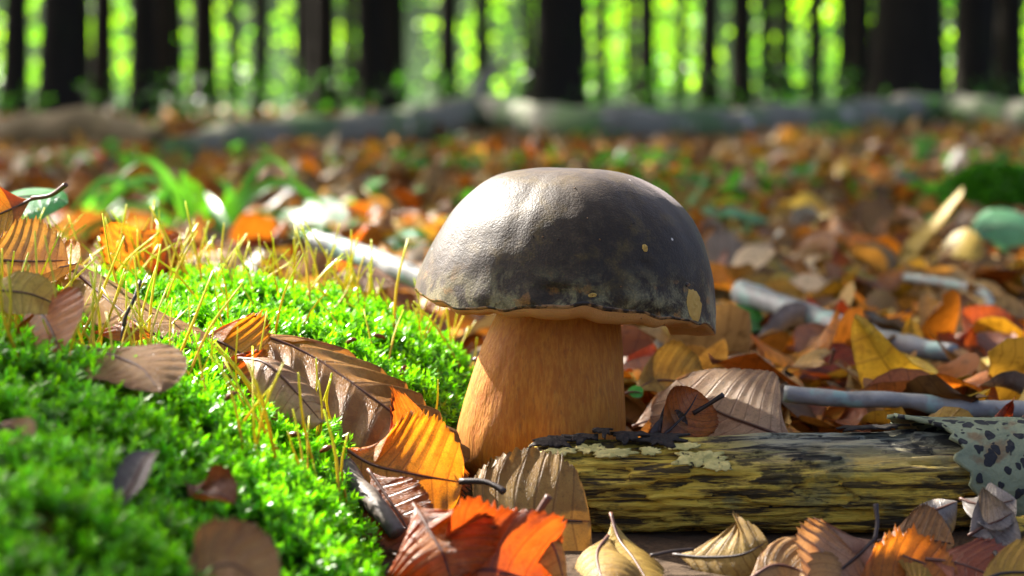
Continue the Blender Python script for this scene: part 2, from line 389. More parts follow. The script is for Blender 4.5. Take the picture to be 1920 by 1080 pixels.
# ------------------------------------------------------------------ added trees outside the frame, leaves arranged to cast the shade pattern
def lit(x, y):  # sun patch that the added leaves must leave open
    yl = np.interp(x, [-.4, -.3, -.16, -.12, -.08, -.04, 0, .05, .1, .2], [.82, .79, .75, .70, .63, .57, .57, .63, .70, .85])
    xr = np.interp(y, [.5, .6, .72, .79, .82, .86, .9, 1.1, 1.5, 2.3, 2.5, 2.6], [.05, .06, .085, .125, .10, .05, .03, .03, .0, -.08, -.12, -9])
    return (y > yl) & (x < xr)
def shade_tree(name_label, k, xr_, yr_, hr_, size, base, keep, trunk_r):
    q = np.stack([rng.uniform(*xr_, k), rng.uniform(*yr_, k)], 1); q = q[keep(q)]
    h = rng.uniform(*hr_, len(q)); s = np.array([SUN.x / SUN.z, SUN.y / SUN.z])
    Pt = np.stack([q[:, 0] + s[0] * (h - .04), q[:, 1] + s[1] * (h - .04), h], 1)
    t = empty("offscreen_shade_beech" if trunk_r < .1 else "beech_tree", (*base, float(ground_z(*base)))); tag(t, name_label, "tree")  # unseen tree, added to block the sun
    c = Pt.mean(0)
    tv, tf = tube([Vector((*base, -.1)), Vector((base[0] + .05, base[1], c[2] * .5)), Vector((base[0] * .6 + c[0] * .4, base[1] * .6 + c[1] * .4, c[2] * .95)), Vector(c) + Vector((0, 0, .3))], [trunk_r, trunk_r * .8, trunk_r * .5, trunk_r * .15], 20, 10)
    put(mk("trunk", tv, tf, M_bark), t)
    for j in range(8):
        e = Pt[rng.integers(len(Pt))]
        a = Vector((base[0] * .6 + c[0] * .4, base[1] * .6 + c[1] * .4, c[2] * .9))
        tv, tf = tube([a, (a + Vector(e)) / 2 + Vector((0, 0, .08)), Vector(e)], [trunk_r * .35, trunk_r * .2, trunk_r * .06], 8, 6)
        put(mk("limb", tv, tf, M_bark), t)
    V, F, C = leaf_cloud(Pt, rng.uniform(*size, len(Pt)), green(len(Pt)), .62, 1.2)
    put(mk("crown", V, F, M_canopy, colr=C, smooth=False), t)
gaps = np.stack([rng.uniform(.12, 1.0, 24), rng.uniform(1.1, 3.2, 24), rng.uniform(.02, .06, 24)], 1)
def keepA(q):
    m = ~lit(q[:, 0], q[:, 1])
    for gx, gy, gr in gaps: m &= np.hypot(q[:, 0] - gx, q[:, 1] - gy) > gr
    return m
shade_tree("added young beech out of view, its leaves placed to shade the log", 12000, (-.6, 1.1), (.1, 3.3), (1.3, 2.1), (.05, .09), (-2.3, 2.7), keepA, .03)
gapsB = np.stack([rng.uniform(-3, 4, 40), rng.uniform(3, 13, 40), rng.uniform(.08, .26, 40)], 1)
def keepB(q):
    m = ~((q[:, 0] < -.05) & (q[:, 1] < 2.7))
    for gx, gy, gr in gapsB: m &= np.hypot(q[:, 0] - gx, q[:, 1] - gy) > gr
    return m
shade_tree("added tall beech out of view, its crown placed to shade the rear log", 17000, (-3, 4), (2.4, 13), (5, 8), (.12, .26), (-7.5, 11.5), keepB, .2)

# ------------------------------------------------------------------ rear fallen log and sticks
n = NT("log_grey_bark"); o_ = n.coord(); f = n.noise(o_, 14, 6)
c_ = n.mix(f, (.10, .09, .06), (.27, .25, .18)); c_ = n.mix(n.step(n.noise(o_, 4, 4), .46, .6), c_, (.10, .16, .055)); c_ = n.mix(n.step(n.noise(o_, 9, 3), .6, .7), c_, (.42, .36, .30))
M_greylog = n.done(n.bsdf(c_, .8, .3, f, .6, .01))
def lit_pts(L): return [P(*p) for p in L]
def rough_tube(pts, r, n_, k, amp, seed=0):
    V, F = tube(pts, r, n_, k)
    o = seed * 7.1
    c = spline(pts, n_)
    ctr = np.vstack([np.repeat(c, k, 0), c[:1], c[-1:]])
    f = np.array([mnoise.noise(Vector(v) * (2.2 / amp[1]) + Vector((o, o, o))) for v in V])
    return ctr + (V - ctr) * (1 + amp[0] * f)[:, None], F
def gr(px, py, r):      # point on ground under pixel, lifted by r
    g = G(px, py); return Vector((g.x, g.y, float(ground_z(g.x, g.y)) + r))
root = empty("fallen_log", tuple(gr(1040, 272, 0))); tag(root, "long fallen grey mossy log lying across the forest floor before the trunks", "log")
pts = [gr(330, 318, .03), gr(480, 300, .04), gr(680, 284, .055), gr(840, 272, .06), gr(885, 264, .085), gr(960, 270, .065), gr(1150, 276, .06), gr(1400, 266, .07), gr(1560, 262, .07), gr(1760, 254, .085), gr(1960, 262, .07)]
V, F = rough_tube(pts, [.035, .045, .055, .06, .07, .06, .055, .06, .065, .065, .06], 90, 18, (.28, .35))
put(mk("log_body", V, F, M_greylog), root)
bpt = pts[4]
V, F = rough_tube([bpt + Vector((0, 0, .03)), bpt + Vector((.05, .05, .13)), bpt + Vector((.14, .08, .18))], [.03, .022, .01], 10, 10, (.2, .1)); put(mk("branch_stub", V, F, M_greylog), root)
root = empty("fallen_log", tuple(gr(130, 300, 0))); tag(root, "short brown log half buried in litter behind the grass tuft", "log")
V, F = rough_tube([gr(-80, 296, .03), gr(120, 300, .05), gr(300, 305, .03)], [.05, .06, .04], 40, 16, (.3, .3), 4)
n = NT("log_brown"); o_ = n.coord(); f = n.noise(o_, 10, 6); M_brownlog = n.done(n.bsdf(n.mix(f, (.05, .035, .015), (.18, .13, .05)), .85, .3, f, .6, .01))
put(mk("log_body", V, F, M_brownlog), root)

n = NT("twig_grey"); o_ = n.coord(); f = n.noise(o_, 160, 5)
c_ = n.mix(f, (.10, .09, .08), (.34, .34, .31)); c_ = n.mix(n.step(n.noise(o_, 60, 3), .52, .6), c_, (.22, .32, .27))
M_twig = n.done(n.bsdf(c_, .55, .5, f, .5, .001))
n = NT("twig_dark"); o_ = n.coord(); f = n.noise(o_, 300, 5); M_twigd = n.done(n.bsdf(n.mix(f, (.05, .035, .025), (.22, .17, .13)), .6, .4, f, .6, .0008))
def stick(label, pts, r, m, name="stick", n_=40, k=10, amp=(.25, .02)):
    W = lit_pts(pts); V, F = rough_tube(W, r, n_, k, amp, len(pts))
    o = mk(name, V, F, m); tag(o, label, "stick"); return o
stick("pale grey stick lying on the leaves behind the rotten log", [(1470, 738, .93), (1580, 748, .925), (1700, 752, .92), (1800, 766, .915), (1960, 768, .91)], [.0034, .0036, .0038, .004], M_twig)
stick("grey stick slanting through the litter right of the mushroom cap", [(1390, 548, 1.30), (1500, 585, 1.24), (1600, 620, 1.18), (1700, 648, 1.13), (1790, 664, 1.11)], [.007, .0065, .006, .005], M_twig)
stick("pale sunlit stick behind the moss left of the mushroom cap", [(590, 452, 1.2), (680, 480, 1.17), (760, 512, 1.13), (840, 545, 1.1)], [.006, .0065, .006, .006], M_twig)
stick("short grey-brown stick between the moss and the orange leaf", [(628, 850, .775), (665, 905, .755), (720, 965, .735), (745, 1000, .73)], [.0032, .0038, .0036, .003], M_twigd)
stick("thin dark curved twig over the litter beside the red-brown leaf", [(1700, 520, 1.5), (1800, 535, 1.4), (1855, 560, 1.3), (1840, 620, 1.22), (1765, 640, 1.2)], [.003, .003, .0025, .002], M_twig)

# ------------------------------------------------------------------ leaf litter
PAL = {'orange': (.46, .18, .02), 'rust': (.28, .08, .012), 'tan': (.42, .26, .08), 'brown': (.25, .12, .03), 'pale': (.54, .40, .23), 'olive': (.36, .25, .04), 'yellow': (.5, .32, .03), 'grey': (.22, .19, .14)}
variants = []
for s_ in range(9):
    L = .065; rs = np.random.default_rng(100 + s_)
    b = rs.uniform(-.02, .02); c1, c2 = rs.uniform(-1.2, 1.6, 2)
    pts = [(-L / 2, 0, 0), (-L / 6, rs.uniform(-.004, .004), b * .6), (L / 6, rs.uniform(-.004, .004), b * .7), (L / 2, 0, rs.uniform(-.01, .015))]
    V, F, uv = leaf_mesh(pts, .042, (0, 0, 1), c1, c2, pleat=.03, ser=0, nu=6, nv=2, veins=6, rough=.12, seed=s_)
    V[:, 2] -= V[:, 2].min(); variants.append((V, F, uv))
def moss_zone(x, y):
    return (x < np.interp(y, [.4, .62, .72, .8, .86, .9, .97, 1.12], [-.03, -.03, -.045, -.03, -.034, -.02, -.016, -.02])) & (y < 1.13)
def scatter_ok(x, y):
    d = np.hypot((x - .017) / .036, (y - .855) / .036)
    return ~moss_zone(x, y) & (d > 1.25) & ~((y > .742) & (y < .845) & (x > -.04) & (x < .5))
k = 17000
Dd = .7 + (7.5 - .7) * rng.random(k) ** .62; xx = rng.uniform(-.30, .30, k) * Dd
Dd2 = rng.uniform(7, 16, 3500); Dd = np.concatenate([Dd, Dd2]); xx = np.concatenate([xx, rng.uniform(-.3, .3, 3500) * Dd2])
Dd = np.concatenate([Dd, rng.uniform(.60, .735, 170)]); xx = np.concatenate([xx, rng.uniform(-.025, .22, 170)])
ok = scatter_ok(xx, Dd); xx, Dd = xx[ok], Dd[ok]; k = len(xx)
keys = list(PAL); pw = np.array([.10, .08, .20, .27, .08, .14, .06, .07])
kc = rng.choice(len(keys), k, p=pw / pw.sum())
VV, FF, CC, UU, off = [], [], [], [], 0
vi = rng.integers(0, 9, k); zz = ground_z(xx, Dd)
az = rng.uniform(0, 6.283, k); tx = rng.normal(0, .42, k) * np.where(Dd < .76, .2, 1); ty = rng.normal(0, .42, k) * np.where(Dd < .76, .2, 1); sz = rng.uniform(.55, 1.0, k) * np.where(Dd < .76, .7, 1) * np.where(Dd > 7, 1.6, 1)
for v in range(9):
    m = np.where(vi == v)[0]; B, F, uv = variants[v]
    ca, sa = np.cos(az[m]), np.sin(az[m])
    x = B[None, :, 0] * sz[m, None]; y = B[None, :, 1] * sz[m, None]; z = B[None, :, 2] * sz[m, None] + x * tx[m, None] + y * ty[m, None]
    Wx = ca[:, None] * x - sa[:, None] * y + xx[m, None]; Wy = sa[:, None] * x + ca[:, None] * y + Dd[m, None]
    z = z - z.min(1)[:, None] * .6
    z = np.where(Dd[m, None] < .76, z * .3 - .008, z) + zz[m, None]        # trodden flat under the near leaves
    VV.append(np.stack([Wx, Wy, z], -1).reshape(-1, 3)); nb = len(B)
    FF.append((F[None] + (np.arange(len(m)) * nb)[:, None, None] + off).reshape(-1, 4)); off += nb * len(m)
    cc = np.array([PAL[keys[q]] for q in kc[m]]) * rng.uniform(.35, 1.3, (len(m), 1)); CC.append(np.repeat(cc, nb, 0)); UU.append(np.tile(uv, (len(m), 1)))
n = NT("litter_leaf"); a_ = n.n("Attribute", attribute_name="Col").outputs["Color"]; o_ = n.coord()
c_ = n.mix(n.math('MULTIPLY', n.step(n.noise(o_, 160, 3), .5, .7), .7), a_, n.mix(1.0, a_, (.4, .35, .3), 'MULTIPLY'))
u_ = n.n("SeparateXYZ", {0: n.coord("UV")}); fr = n.math('FRACT', n.math('MULTIPLY', u_.outputs[0], 8.))
c_ = n.mix(n.math('MULTIPLY', n.step(n.math('ABSOLUTE', n.math('SUBTRACT', fr, .5)), .4, .49), .5), c_, n.mix(1.0, c_, (.4, .3, .25), 'MULTIPLY'))
M_litter = n.done(n.n("MixShader", {0: .3, 1: n.bsdf(c_, .5, .3).outputs[0], 2: n.n("BsdfTranslucent", {"Color": n.mix(1.0, c_, (1.3, .9, .4), 'MULTIPLY')}).outputs[0]}))
o = mk("leaf_litter", np.vstack(VV), np.vstack(FF), M_litter, uv=np.vstack(UU), colr=np.vstack(CC)); tag(o, "thick carpet of fallen brown and orange beech leaves on the forest floor", "leaf litter", kind="stuff")

# single leaves lying on the litter, the ones that show largest
LAB = {'orange': "bright orange fallen leaf", 'rust': "rusty red-brown fallen leaf", 'tan': "tan fallen leaf", 'brown': "mid brown fallen leaf", 'pale': "pale buff fallen leaf", 'olive': "olive yellow fallen leaf", 'yellow': "golden yellow fallen leaf", 'grey': "grey weathered fallen leaf"}
hi = []
for s_ in range(12):
    L = .068; rs = np.random.default_rng(300 + s_)
    b = rs.uniform(-.024, .026); c1, c2 = rs.uniform(-1.6, 2.0, 2)
    pts = [(-L / 2, 0, 0), (-L / 6, rs.uniform(-.006, .006), b * .7), (L / 6, rs.uniform(-.006, .006), b), (L / 2, 0, rs.uniform(-.014, .02))]
    V, F, uv = leaf_mesh(pts, rs.uniform(.036, .048), (0, 0, 1), c1, c2, pleat=.06, ser=.05, nu=20, nv=3, veins=7, rough=.10, seed=s_ + 60)
    V[:, 2] -= V[:, 2].min() + .001
    o = mk("blade", V, F, LM['tan'], uv=uv); tv, tf = tube([pts[0], (-L / 2 - .008, .002, .002), (-L / 2 - .015, .003, .005)], [.0009, .0008, .001], 6, 5)
    s = mk("stalk", tv, tf, M_petiole); hi.append((o.data, s.data, 'cupped' if min(c1, c2) > .4 else 'arched' if max(c1, c2) < -.3 else 'twisted' if c1 * c2 < -.3 else 'nearly flat')); bpy.data.objects.remove(o); bpy.data.objects.remove(s)
cnt = 0; tries = 0
placed = []
while cnt < 290 and tries < 6000:
    tries += 1
    Dq = .72 + 1.6 * rng.random() ** 1.3; x = rng.uniform(-.26, .27) * Dq
    if not scatter_ok(np.array(x), np.array(Dq)): continue
    if Dq < .86: continue
    if any((x - a) ** 2 + (Dq - b) ** 2 < (.02 if Dq < 1.3 else .03) ** 2 for a, b in placed): continue
    placed.append((x, Dq))
    kd = keys[rng.choice(len(keys), p=pw / pw.sum())]; bm, sm, shp = hi[rng.integers(12)]
    t = empty("fallen_leaf", (x, Dq, float(ground_z(x, Dq)) + .004 + rng.uniform(0, .008)))
    t.rotation_euler = (rng.normal(0, .35), rng.normal(0, .35), rng.uniform(0, 6.28)); s = rng.uniform(.5, .85) * (1 if Dq < 1.3 else 1.15); t.scale = (s, s, s)
    zone = ("behind the green moss cushion" if x < -.03 else "in the litter close behind the rotten log" if Dq < 1.0 else "in the litter around the grey slanting stick" if Dq < 1.55 else "in the litter towards the fallen log")
    tag(t, shp + " " + LAB[kd] + " " + zone, "leaf", shp + " " + kd + " leaves " + zone)
    b = bpy.data.objects.new("blade", bm); col.objects.link(b); b.parent = t
    b.material_slots[0].link = 'OBJECT'; b.material_slots[0].material = LM[kd]
    q = bpy.data.objects.new("stalk", sm); col.objects.link(q); q.parent = t
    cnt += 1

# ------------------------------------------------------------------ moss cushions
ctl = [(210, 505, 1.0), (400, 520, 1.0), (600, 535, .98), (750, 575, .97), (850, 625, .95), (300, 590, .88), (450, 600, .86), (600, 655, .86), (700, 695, .86), (790, 745, .88), (845, 700, .91), (0, 520, .98), (-150, 500, .98),
       (-100, 560, .85), (100, 590, .82), (300, 650, .80), (450, 705, .79), (600, 785, .79), (700, 840, .79), (790, 900, .80),
       (0, 640, .68), (150, 665, .70), (300, 720, .70), (450, 780, .70), (600, 880, .72), (680, 955, .72), (720, 1060, .70), (0, 900, .55), (200, 950, .58), (400, 1050, .58), (0, 1080, .5), (500, 1080, .62), (300, 820, .63), (-150, 800, .6), (-150, 650, .7), (560, 960, .66)]
cx = np.array([tuple(P(*c)) for c in ctl])
ext = np.array([(-.10, 1.16, .03), (-.02, 1.14, .0), (-.2, 1.18, .04), (-.3, 1.1, .06), (0, .95, .0), (0, 1.05, .0), (-.005, .8, -.01), (-.0, .65, -.015), (-.02, .5, -.01), (-.1, .42, .02), (-.22, .42, .05), (-.34, .7, .07), (-.34, .9, .08)])
cx = np.vstack([cx, ext]); nC = len(cx)
Dm = np.hypot(cx[:, None, 0] - cx[None, :, 0], cx[:, None, 1] - cx[None, :, 1])
Am = np.zeros((nC + 3, nC + 3)); Am[:nC, :nC] = -Dm + np.eye(nC) * .008; Am[:nC, nC] = 1; Am[:nC, nC + 1:] = cx[:, :2]; Am[nC:, :nC] = Am[:nC, nC:].T
wts = np.linalg.solve(Am, np.concatenate([cx[:, 2], np.zeros(3)]))
def moss_z(x, y):
    x = np.asarray(x, float); y = np.asarray(y, float); sh = x.shape; x = x.ravel(); y = y.ravel()
    d = np.hypot(x[:, None] - cx[None, :, 0], y[:, None] - cx[None, :, 1])
    return (-d @ wts[:nC] + wts[nC] + wts[nC + 1] * x + wts[nC + 2] * y).reshape(sh)
n = NT("moss"); a_ = n.n("Attribute", attribute_name="Col").outputs["Color"]
M_moss = n.done(n.n("MixShader", {0: .45, 1: n.bsdf(a_, .30, .38).outputs[0], 2: n.n("BsdfTranslucent", {"Color": n.mix(1.0, a_, (1.35, 1.5, .5), 'MULTIPLY')}).outputs[0]}))
n = NT("moss_soil"); o_ = n.coord(); M_msoil = n.done(n.bsdf(n.mix(n.noise(o_, 200, 4), (.012, .018, .006), (.04, .05, .012)), .95, .1, n.noise(o_, 500, 4), .8, .002))
n = NT("moss_stalk"); g_ = n.n("SeparateXYZ", {0: n.coord("Generated")}); rn = n.n("ObjectInfo").outputs["Random"]
c_ = n.ramp(g_.outputs[2], [(0, (.55, .17, .015)), (.35, (.75, .52, .03)), (1, (.68, .80, .05))])
c_ = n.mix(n.math('MULTIPLY', rn, .4), c_, (.62, .34, .02))
M_stalk = n.done(n.n("MixShader", {0: .35, 1: n.bsdf(c_, .35, .5).outputs[0], 2: n.n("BsdfTranslucent", {"Color": c_}).outputs[0]}))
M_capsule = stem_mat("moss_capsule", (.22, .045, .02), .3)

def moss_shoots(x, y, z, length):
    k = len(x); e = .01
    nx = -(moss_z(x + e, y) - moss_z(x - e, y)) / (2 * e); ny = -(moss_z(x, y + e) - moss_z(x, y - e)) / (2 * e)
    nr = np.stack([nx, ny, np.ones(k)], 1); nr[:, 2] += .4; nr /= np.linalg.norm(nr, axis=1)[:, None]
    ax = nr + rng.normal(0, .22, (k, 3)); ax /= np.linalg.norm(ax, axis=1)[:, None]
    t = np.cross(ax, np.array([0.3, 1, .1])); t /= np.linalg.norm(t, axis=1)[:, None]; b = np.cross(ax, t)
    base = np.stack([x, y, z], 1); hh = rng.uniform(.006, .012, k) * length
    VV, CC = [], []; nl = 20
    tone = rng.uniform(.65, 1.2, (k, 1)); yel = rng.random((k, 1))
    for i in range(nl):
        f = i / (nl - 1); a = i * 2.4 + rng.uniform(0, 6.28, k)
        el = .15 + .9 * f ** 1.5 + rng.normal(0, .15, k)
        out = np.cos(a)[:, None] * t + np.sin(a)[:, None] * b
        d = out * np.cos(el)[:, None] + ax * np.sin(el)[:, None]
        L = (rng.uniform(.0038, .0062, k) * (1 - .25 * f) * length)[:, None]; wd = L * .15
        p0 = base + ax * (hh * (.35 + .65 * f))[:, None]
        sd_ = np.cross(d, ax); sd_ /= np.linalg.norm(sd_, axis=1)[:, None] + 1e-9
        droop = -ax * L * .10
        pm = p0 + d * L * .45; tip = p0 + d * L + droop
        VV.append(np.stack([p0, pm + sd_ * wd, tip, pm - sd_ * wd], 1))
        c = (np.array([.018, .12, .002]) * (1 - f) + np.array([.20, .60, .010]) * f) * tone + np.array([.07, .03, 0]) * yel * f  # green lightens to the tip; base colour darkened to deepen the shading
        CC.append(np.repeat(c[:, None], 4, 1))
    V = np.stack(VV, 1).reshape(-1, 3); C = np.stack(CC, 1).reshape(-1, 3)
    i = np.arange(len(V) // 4)[:, None] * 4
    F = np.concatenate([i + np.array([[0, 1, 2]]), i + np.array([[0, 2, 3]])])
    return V, F, C
stalk_me = []
for s_ in range(8):
    L = .02 + .002 * s_; rs = np.random.default_rng(s_); a, b = rs.uniform(-.011, .011, 2)
    V, F = tube([(0, 0, -.004), (a * .3, b * .3, L * .5), (a, b, L)], [.00052, .00046, .0003], 7, 4)
    o = mk("stalk", V, F, M_stalk); stalk_me.append(o.data); bpy.data.objects.remove(o)
cap_V, cap_F = tube([(0, 0, 0), (.0018, 0, .0006), (.0036, 0, .0012), (.005, 0, .0008)], [.0005, .0011, .001, .0004], 8, 7)

def right_edge(y): return np.interp(y, [.40, .55, .62, .70, .74, .79, .82, .86, .9, .97, 1.05, 1.15], [-.02, -.028, -.035, -.047, -.055, -.06, -.045, -.036, -.024, -.021, -.03, -.05])
def cushion(label, y0, y1, count, stalks, red):
    root = empty("moss_cushion", (-.12, (y0 + y1) / 2, 0)); tag(root, label, "moss")
    gx = np.linspace(-.34, .0, 60); gy = np.linspace(y0 - .02, y1 + .02, 50)
    X, Y = np.meshgrid(gx, gy, indexing='ij'); X = X + np.where(X > right_edge(Y), right_edge(Y) - X, 0)
    Z = moss_z(X, Y) - .012 - .004 * np.abs(vnoise(X, Y, 90, 4)); Z[-12:] = np.minimum(Z[-12:], Z[-12:])
    skirt = np.stack([X[-1] - .004, Y[-1], np.full(len(gy), -.03)], -1)
    V = np.concatenate([np.stack([X, Y, Z], -1), skirt[None]], 0)
    put(mk("soil", V.reshape(-1, 3), grid_faces(61, 50)[:, ::-1], M_msoil), root)
    x = rng.uniform(-.30, .0, count * 2); y = rng.uniform(y0, y1, count * 2)
    m = x < right_edge(y) + rng.normal(0, .003, len(x)); x, y = x[m][:count], y[m][:count]
    edge = np.clip((right_edge(y) - x) / .02, 0, 1)
    z = moss_z(x, y) - .010 - .012 * (1 - edge) ** 2 + .004 * vnoise(x, y, 120, 2) + .003 * vnoise(x, y, 47, 5)
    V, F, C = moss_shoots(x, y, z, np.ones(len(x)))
    o = mk("shoots", V, F, M_moss, colr=C, smooth=False); put(o, root); tag(o, kind="stuff")
    for (sx, sy) in stalks:
        zz_ = float(moss_z(np.array(sx), np.array(sy))) - .004
        q = bpy.data.objects.new("stalk", stalk_me[rng.integers(8)]); col.objects.link(q); put(q, root)
        q.location = (sx, sy, zz_); q.rotation_euler = (rng.normal(0, .3), rng.normal(.1, .32), rng.uniform(0, 6.28)); s = rng.uniform(.75, 1.35); q.scale = (s * .9, s * .9, s)
    for (sx, sy) in red:
        zz_ = float(moss_z(np.array(sx), np.array(sy))) + .004
        q = mk("capsule", cap_V, cap_F, M_capsule); put(q, root); q.location = (sx, sy, zz_); q.rotation_euler = (rng.normal(0, .3), rng.normal(0, .3), rng.uniform(-.6, .6))
sb = []
while len(sb) < 210:
    x = rng.uniform(-.235, -.02); y = rng.choice([rng.uniform(.93, 1.05), rng.uniform(.83, .98)], p=[.85, .15])
    if x < right_edge(y) + .006: sb.append((x, y))
xy = lambda px, py, D: tuple(P(px, py, D))[:2]
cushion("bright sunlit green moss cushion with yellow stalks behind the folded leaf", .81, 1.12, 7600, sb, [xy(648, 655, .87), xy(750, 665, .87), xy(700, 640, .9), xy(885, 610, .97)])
sf = []
while len(sf) < 120:
    x = rng.uniform(-.2, -.045); y = rng.choice([rng.uniform(.74, .80), rng.uniform(.68, .77)], p=[.6, .4])
    if x < right_edge(y) and not (x > -.115 and y > .735 and rng.random() < .75): sf.append((x, y))
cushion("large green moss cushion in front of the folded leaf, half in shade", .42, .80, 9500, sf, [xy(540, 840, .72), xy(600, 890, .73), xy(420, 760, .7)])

# ------------------------------------------------------------------ mushroom
n = NT("cap_skin"); o_ = n.coord(); z_ = n.n("SeparateXYZ", {0: o_}).outputs[2]
big = n.noise(o_, 28, 5, .6); fin = n.noise(o_, 260, 4, .6); mid = n.noise(o_, 85, 6, .68, .6)
c_ = n.mix(big, (.014, .008, .0018), (.030, .018, .005))
c_ = n.mix(n.math('MULTIPLY', n.step(fin, .45, .7), .5), c_, (.055, .037, .017))
c_ = n.mix(n.math('MULTIPLY', n.step(n.noise(o_, 62, 5, .65, .4), .50, .66), .55), c_, (.085, .055, .008))
rim = n.math('SUBTRACT', 1.0, n.math('DIVIDE', n.math('SUBTRACT', z_, .062), .026), clamp=True)   # worn, mouldy band near the rim
pat = n.math('MULTIPLY', rim, n.step(n.math('ADD', mid, n.math('MULTIPLY', big, .6)), .74, .90))
c_ = n.mix(n.math('MULTIPLY', pat, .85), c_, (.30, .26, .12))
org = n.math('MULTIPLY', rim, n.step(n.noise(o_, 120, 3, .5, .3), .58, .66))
c_ = n.mix(n.math('MULTIPLY', org, .85), c_, (.30, .13, .02))
vo = n.n("TexVoronoi", {"Vector": o_, "Scale": 130}); dots = n.step(vo.outputs["Distance"], .10, .05)
rare = n.step(n.n("SeparateColor", {0: vo.outputs["Color"]}).outputs[0], .86, .9)
c_ = n.mix(n.math('MULTIPLY', dots, rare), c_, (.6, .55, .45))
vel = n.noise(o_, 1300, 2, .6)
c_ = n.mix(n.math('MULTIPLY', n.step(vel, .45, .65), .45), c_, n.mix(1.0, c_, (2.2, 2.0, 1.8), 'MULTIPLY'))
bump = n.math('ADD', n.math('ADD', n.math('MULTIPLY', mid, .5), n.math('MULTIPLY', fin, .4)), n.math('MULTIPLY', vel, .35))
ps = n.bsdf(c_, n.math('MULTIPLY_ADD', fin, .3, .36), .24, bump, .35, .0016)
ps.inputs["Sheen Weight"].default_value = .2; ps.inputs["Sheen Roughness"].default_value = .45; ps.inputs["Sheen Tint"].default_value = (1, .87, .88, 1)
M_cap = n.done(ps)
n = NT("pores"); o_ = n.coord(); f = n.noise(o_, 1200, 3); c_ = n.mix(n.noise(o_, 60, 4), (.56, .27, .075), (.44, .18, .04))
c_ = n.mix(n.step(n.noise(o_, 300, 3), .66, .74), c_, (.06, .03, .015))
M_pores = n.done(n.bsdf(c_, .7, .3, f, .5, .0006, **{"Subsurface Weight": .3, "Subsurface Radius": (.004, .002, .001)}))
n = NT("lip"); o_ = n.coord(); c_ = n.mix(n.step(n.noise(o_, 240, 4), .40, .56), (.30, .15, .05), (.02, .011, .006)); M_lip = n.done(n.bsdf(c_, .4, .5, n.noise(o_, 900, 3), .4, .0006))
n = NT("stem"); o_ = n.coord(); stz = n.vmap(o_, (1, 1, .2)); f = n.noise(stz, 650, 5, .65); f2 = n.noise(o_, 45, 4); f3 = n.noise(stz, 900, 3, .6)
c_ = n.mix(n.step(f, .35, .68), (.42, .13, .010), (.56, .22, .022)); c_ = n.mix(n.math('MULTIPLY', n.step(f2, .4, .7), .5), c_, (.34, .11, .012))
c_ = n.mix(n.math('MULTIPLY', n.step(f3, .55, .7), .4), c_, (.20, .07, .02))
M_stem = n.done(n.bsdf(c_, .65, .3, n.math('ADD', f, f3), .45, .0009, **{"Subsurface Weight": .15, "Subsurface Radius": (.006, .002, .001)}))
n = NT("flesh"); o_ = n.coord(); c_ = n.mix(n.noise(o_, 320, 4), (.66, .40, .09), (.50, .27, .05)); M_flesh = n.done(n.bsdf(c_, .7, .3, n.noise(o_, 900, 3), .5, .0006))

MC = Vector((.0209, .855, 0)); ZT = .1222; RX = .0597; RY = .056
mush = empty("mushroom", (MC.x, MC.y, -.005)); tag(mush, "brown capped bolete mushroom with thick orange-brown stem beside the rotten log", "mushroom")
pr_ = np.array([(0, 1), (.278, .984), (.486, .936), (.66, .843), (.80, .72), (.90, .56), (.965, .37), (.99, .176), (1, 0)])
pl_ = np.array([(0, 1), (.21, .99), (.386, .955), (.56, .86), (.737, .66), (.86, .44), (.947, .22), (.985, .1), (1, 0)])
def prof(tab, n_):
    p = spline([(a, b, 0) for a, b in tab], 200); s = np.concatenate([[0], np.cumsum(np.hypot(np.diff(p[:, 0]), np.diff(p[:, 1])))]); s /= s[-1]
    t = np.linspace(0, 1, n_); return np.interp(t, s, p[:, 0]), np.interp(t, s, p[:, 1])
NT_, NP_ = 70, 160
rR, zR = prof(pr_, NT_); rL, zL = prof(pl_, NT_)
phi = np.arange(NP_) / NP_ * 2 * math.pi
def rimz(ph):
    ph = np.mod(ph, 2 * math.pi)
    kx = np.radians([0, 8, 45, 90, 135, 180, 200, 225, 245, 262, 275, 290, 315, 340, 352, 360])
    kz = [.0572, .0596, .064, .068, .071, .0752, .0738, .0705, .0715, .0730, .0738, .0718, .0668, .0622, .0572, .0572]
    return np.interp(ph, kx, kz)
def smooth_c(a, k=3):
    for _ in range(k): a = (np.roll(a, 1) + a * 2 + np.roll(a, -1)) / 4
    return a
ZR = smooth_c(rimz(phi)) + .00045 * np.sin(phi * 17 + 1) + .0003 * np.sin(phi * 29)
RR = np.hypot(RX * np.cos(phi), RY * np.sin(phi)) ** 0 * (RX * RY / np.hypot(RY * np.cos(phi), RX * np.sin(phi))) * (1 + .006 * np.sin(phi * 5 + 2) + .008 * np.sin(phi * 3))
RR /= RR.max() / RX
wR = (1 + np.cos(phi)) / 2
r2 = rR[:, None] * wR + rL[:, None] * (1 - wR); z2 = zR[:, None] * wR + zL[:, None] * (1 - wR)
Xc = MC.x + RR * r2 * np.cos(phi); Yc = MC.y + RR * r2 * np.sin(phi); Zc = ZR + (ZT - ZR) * z2
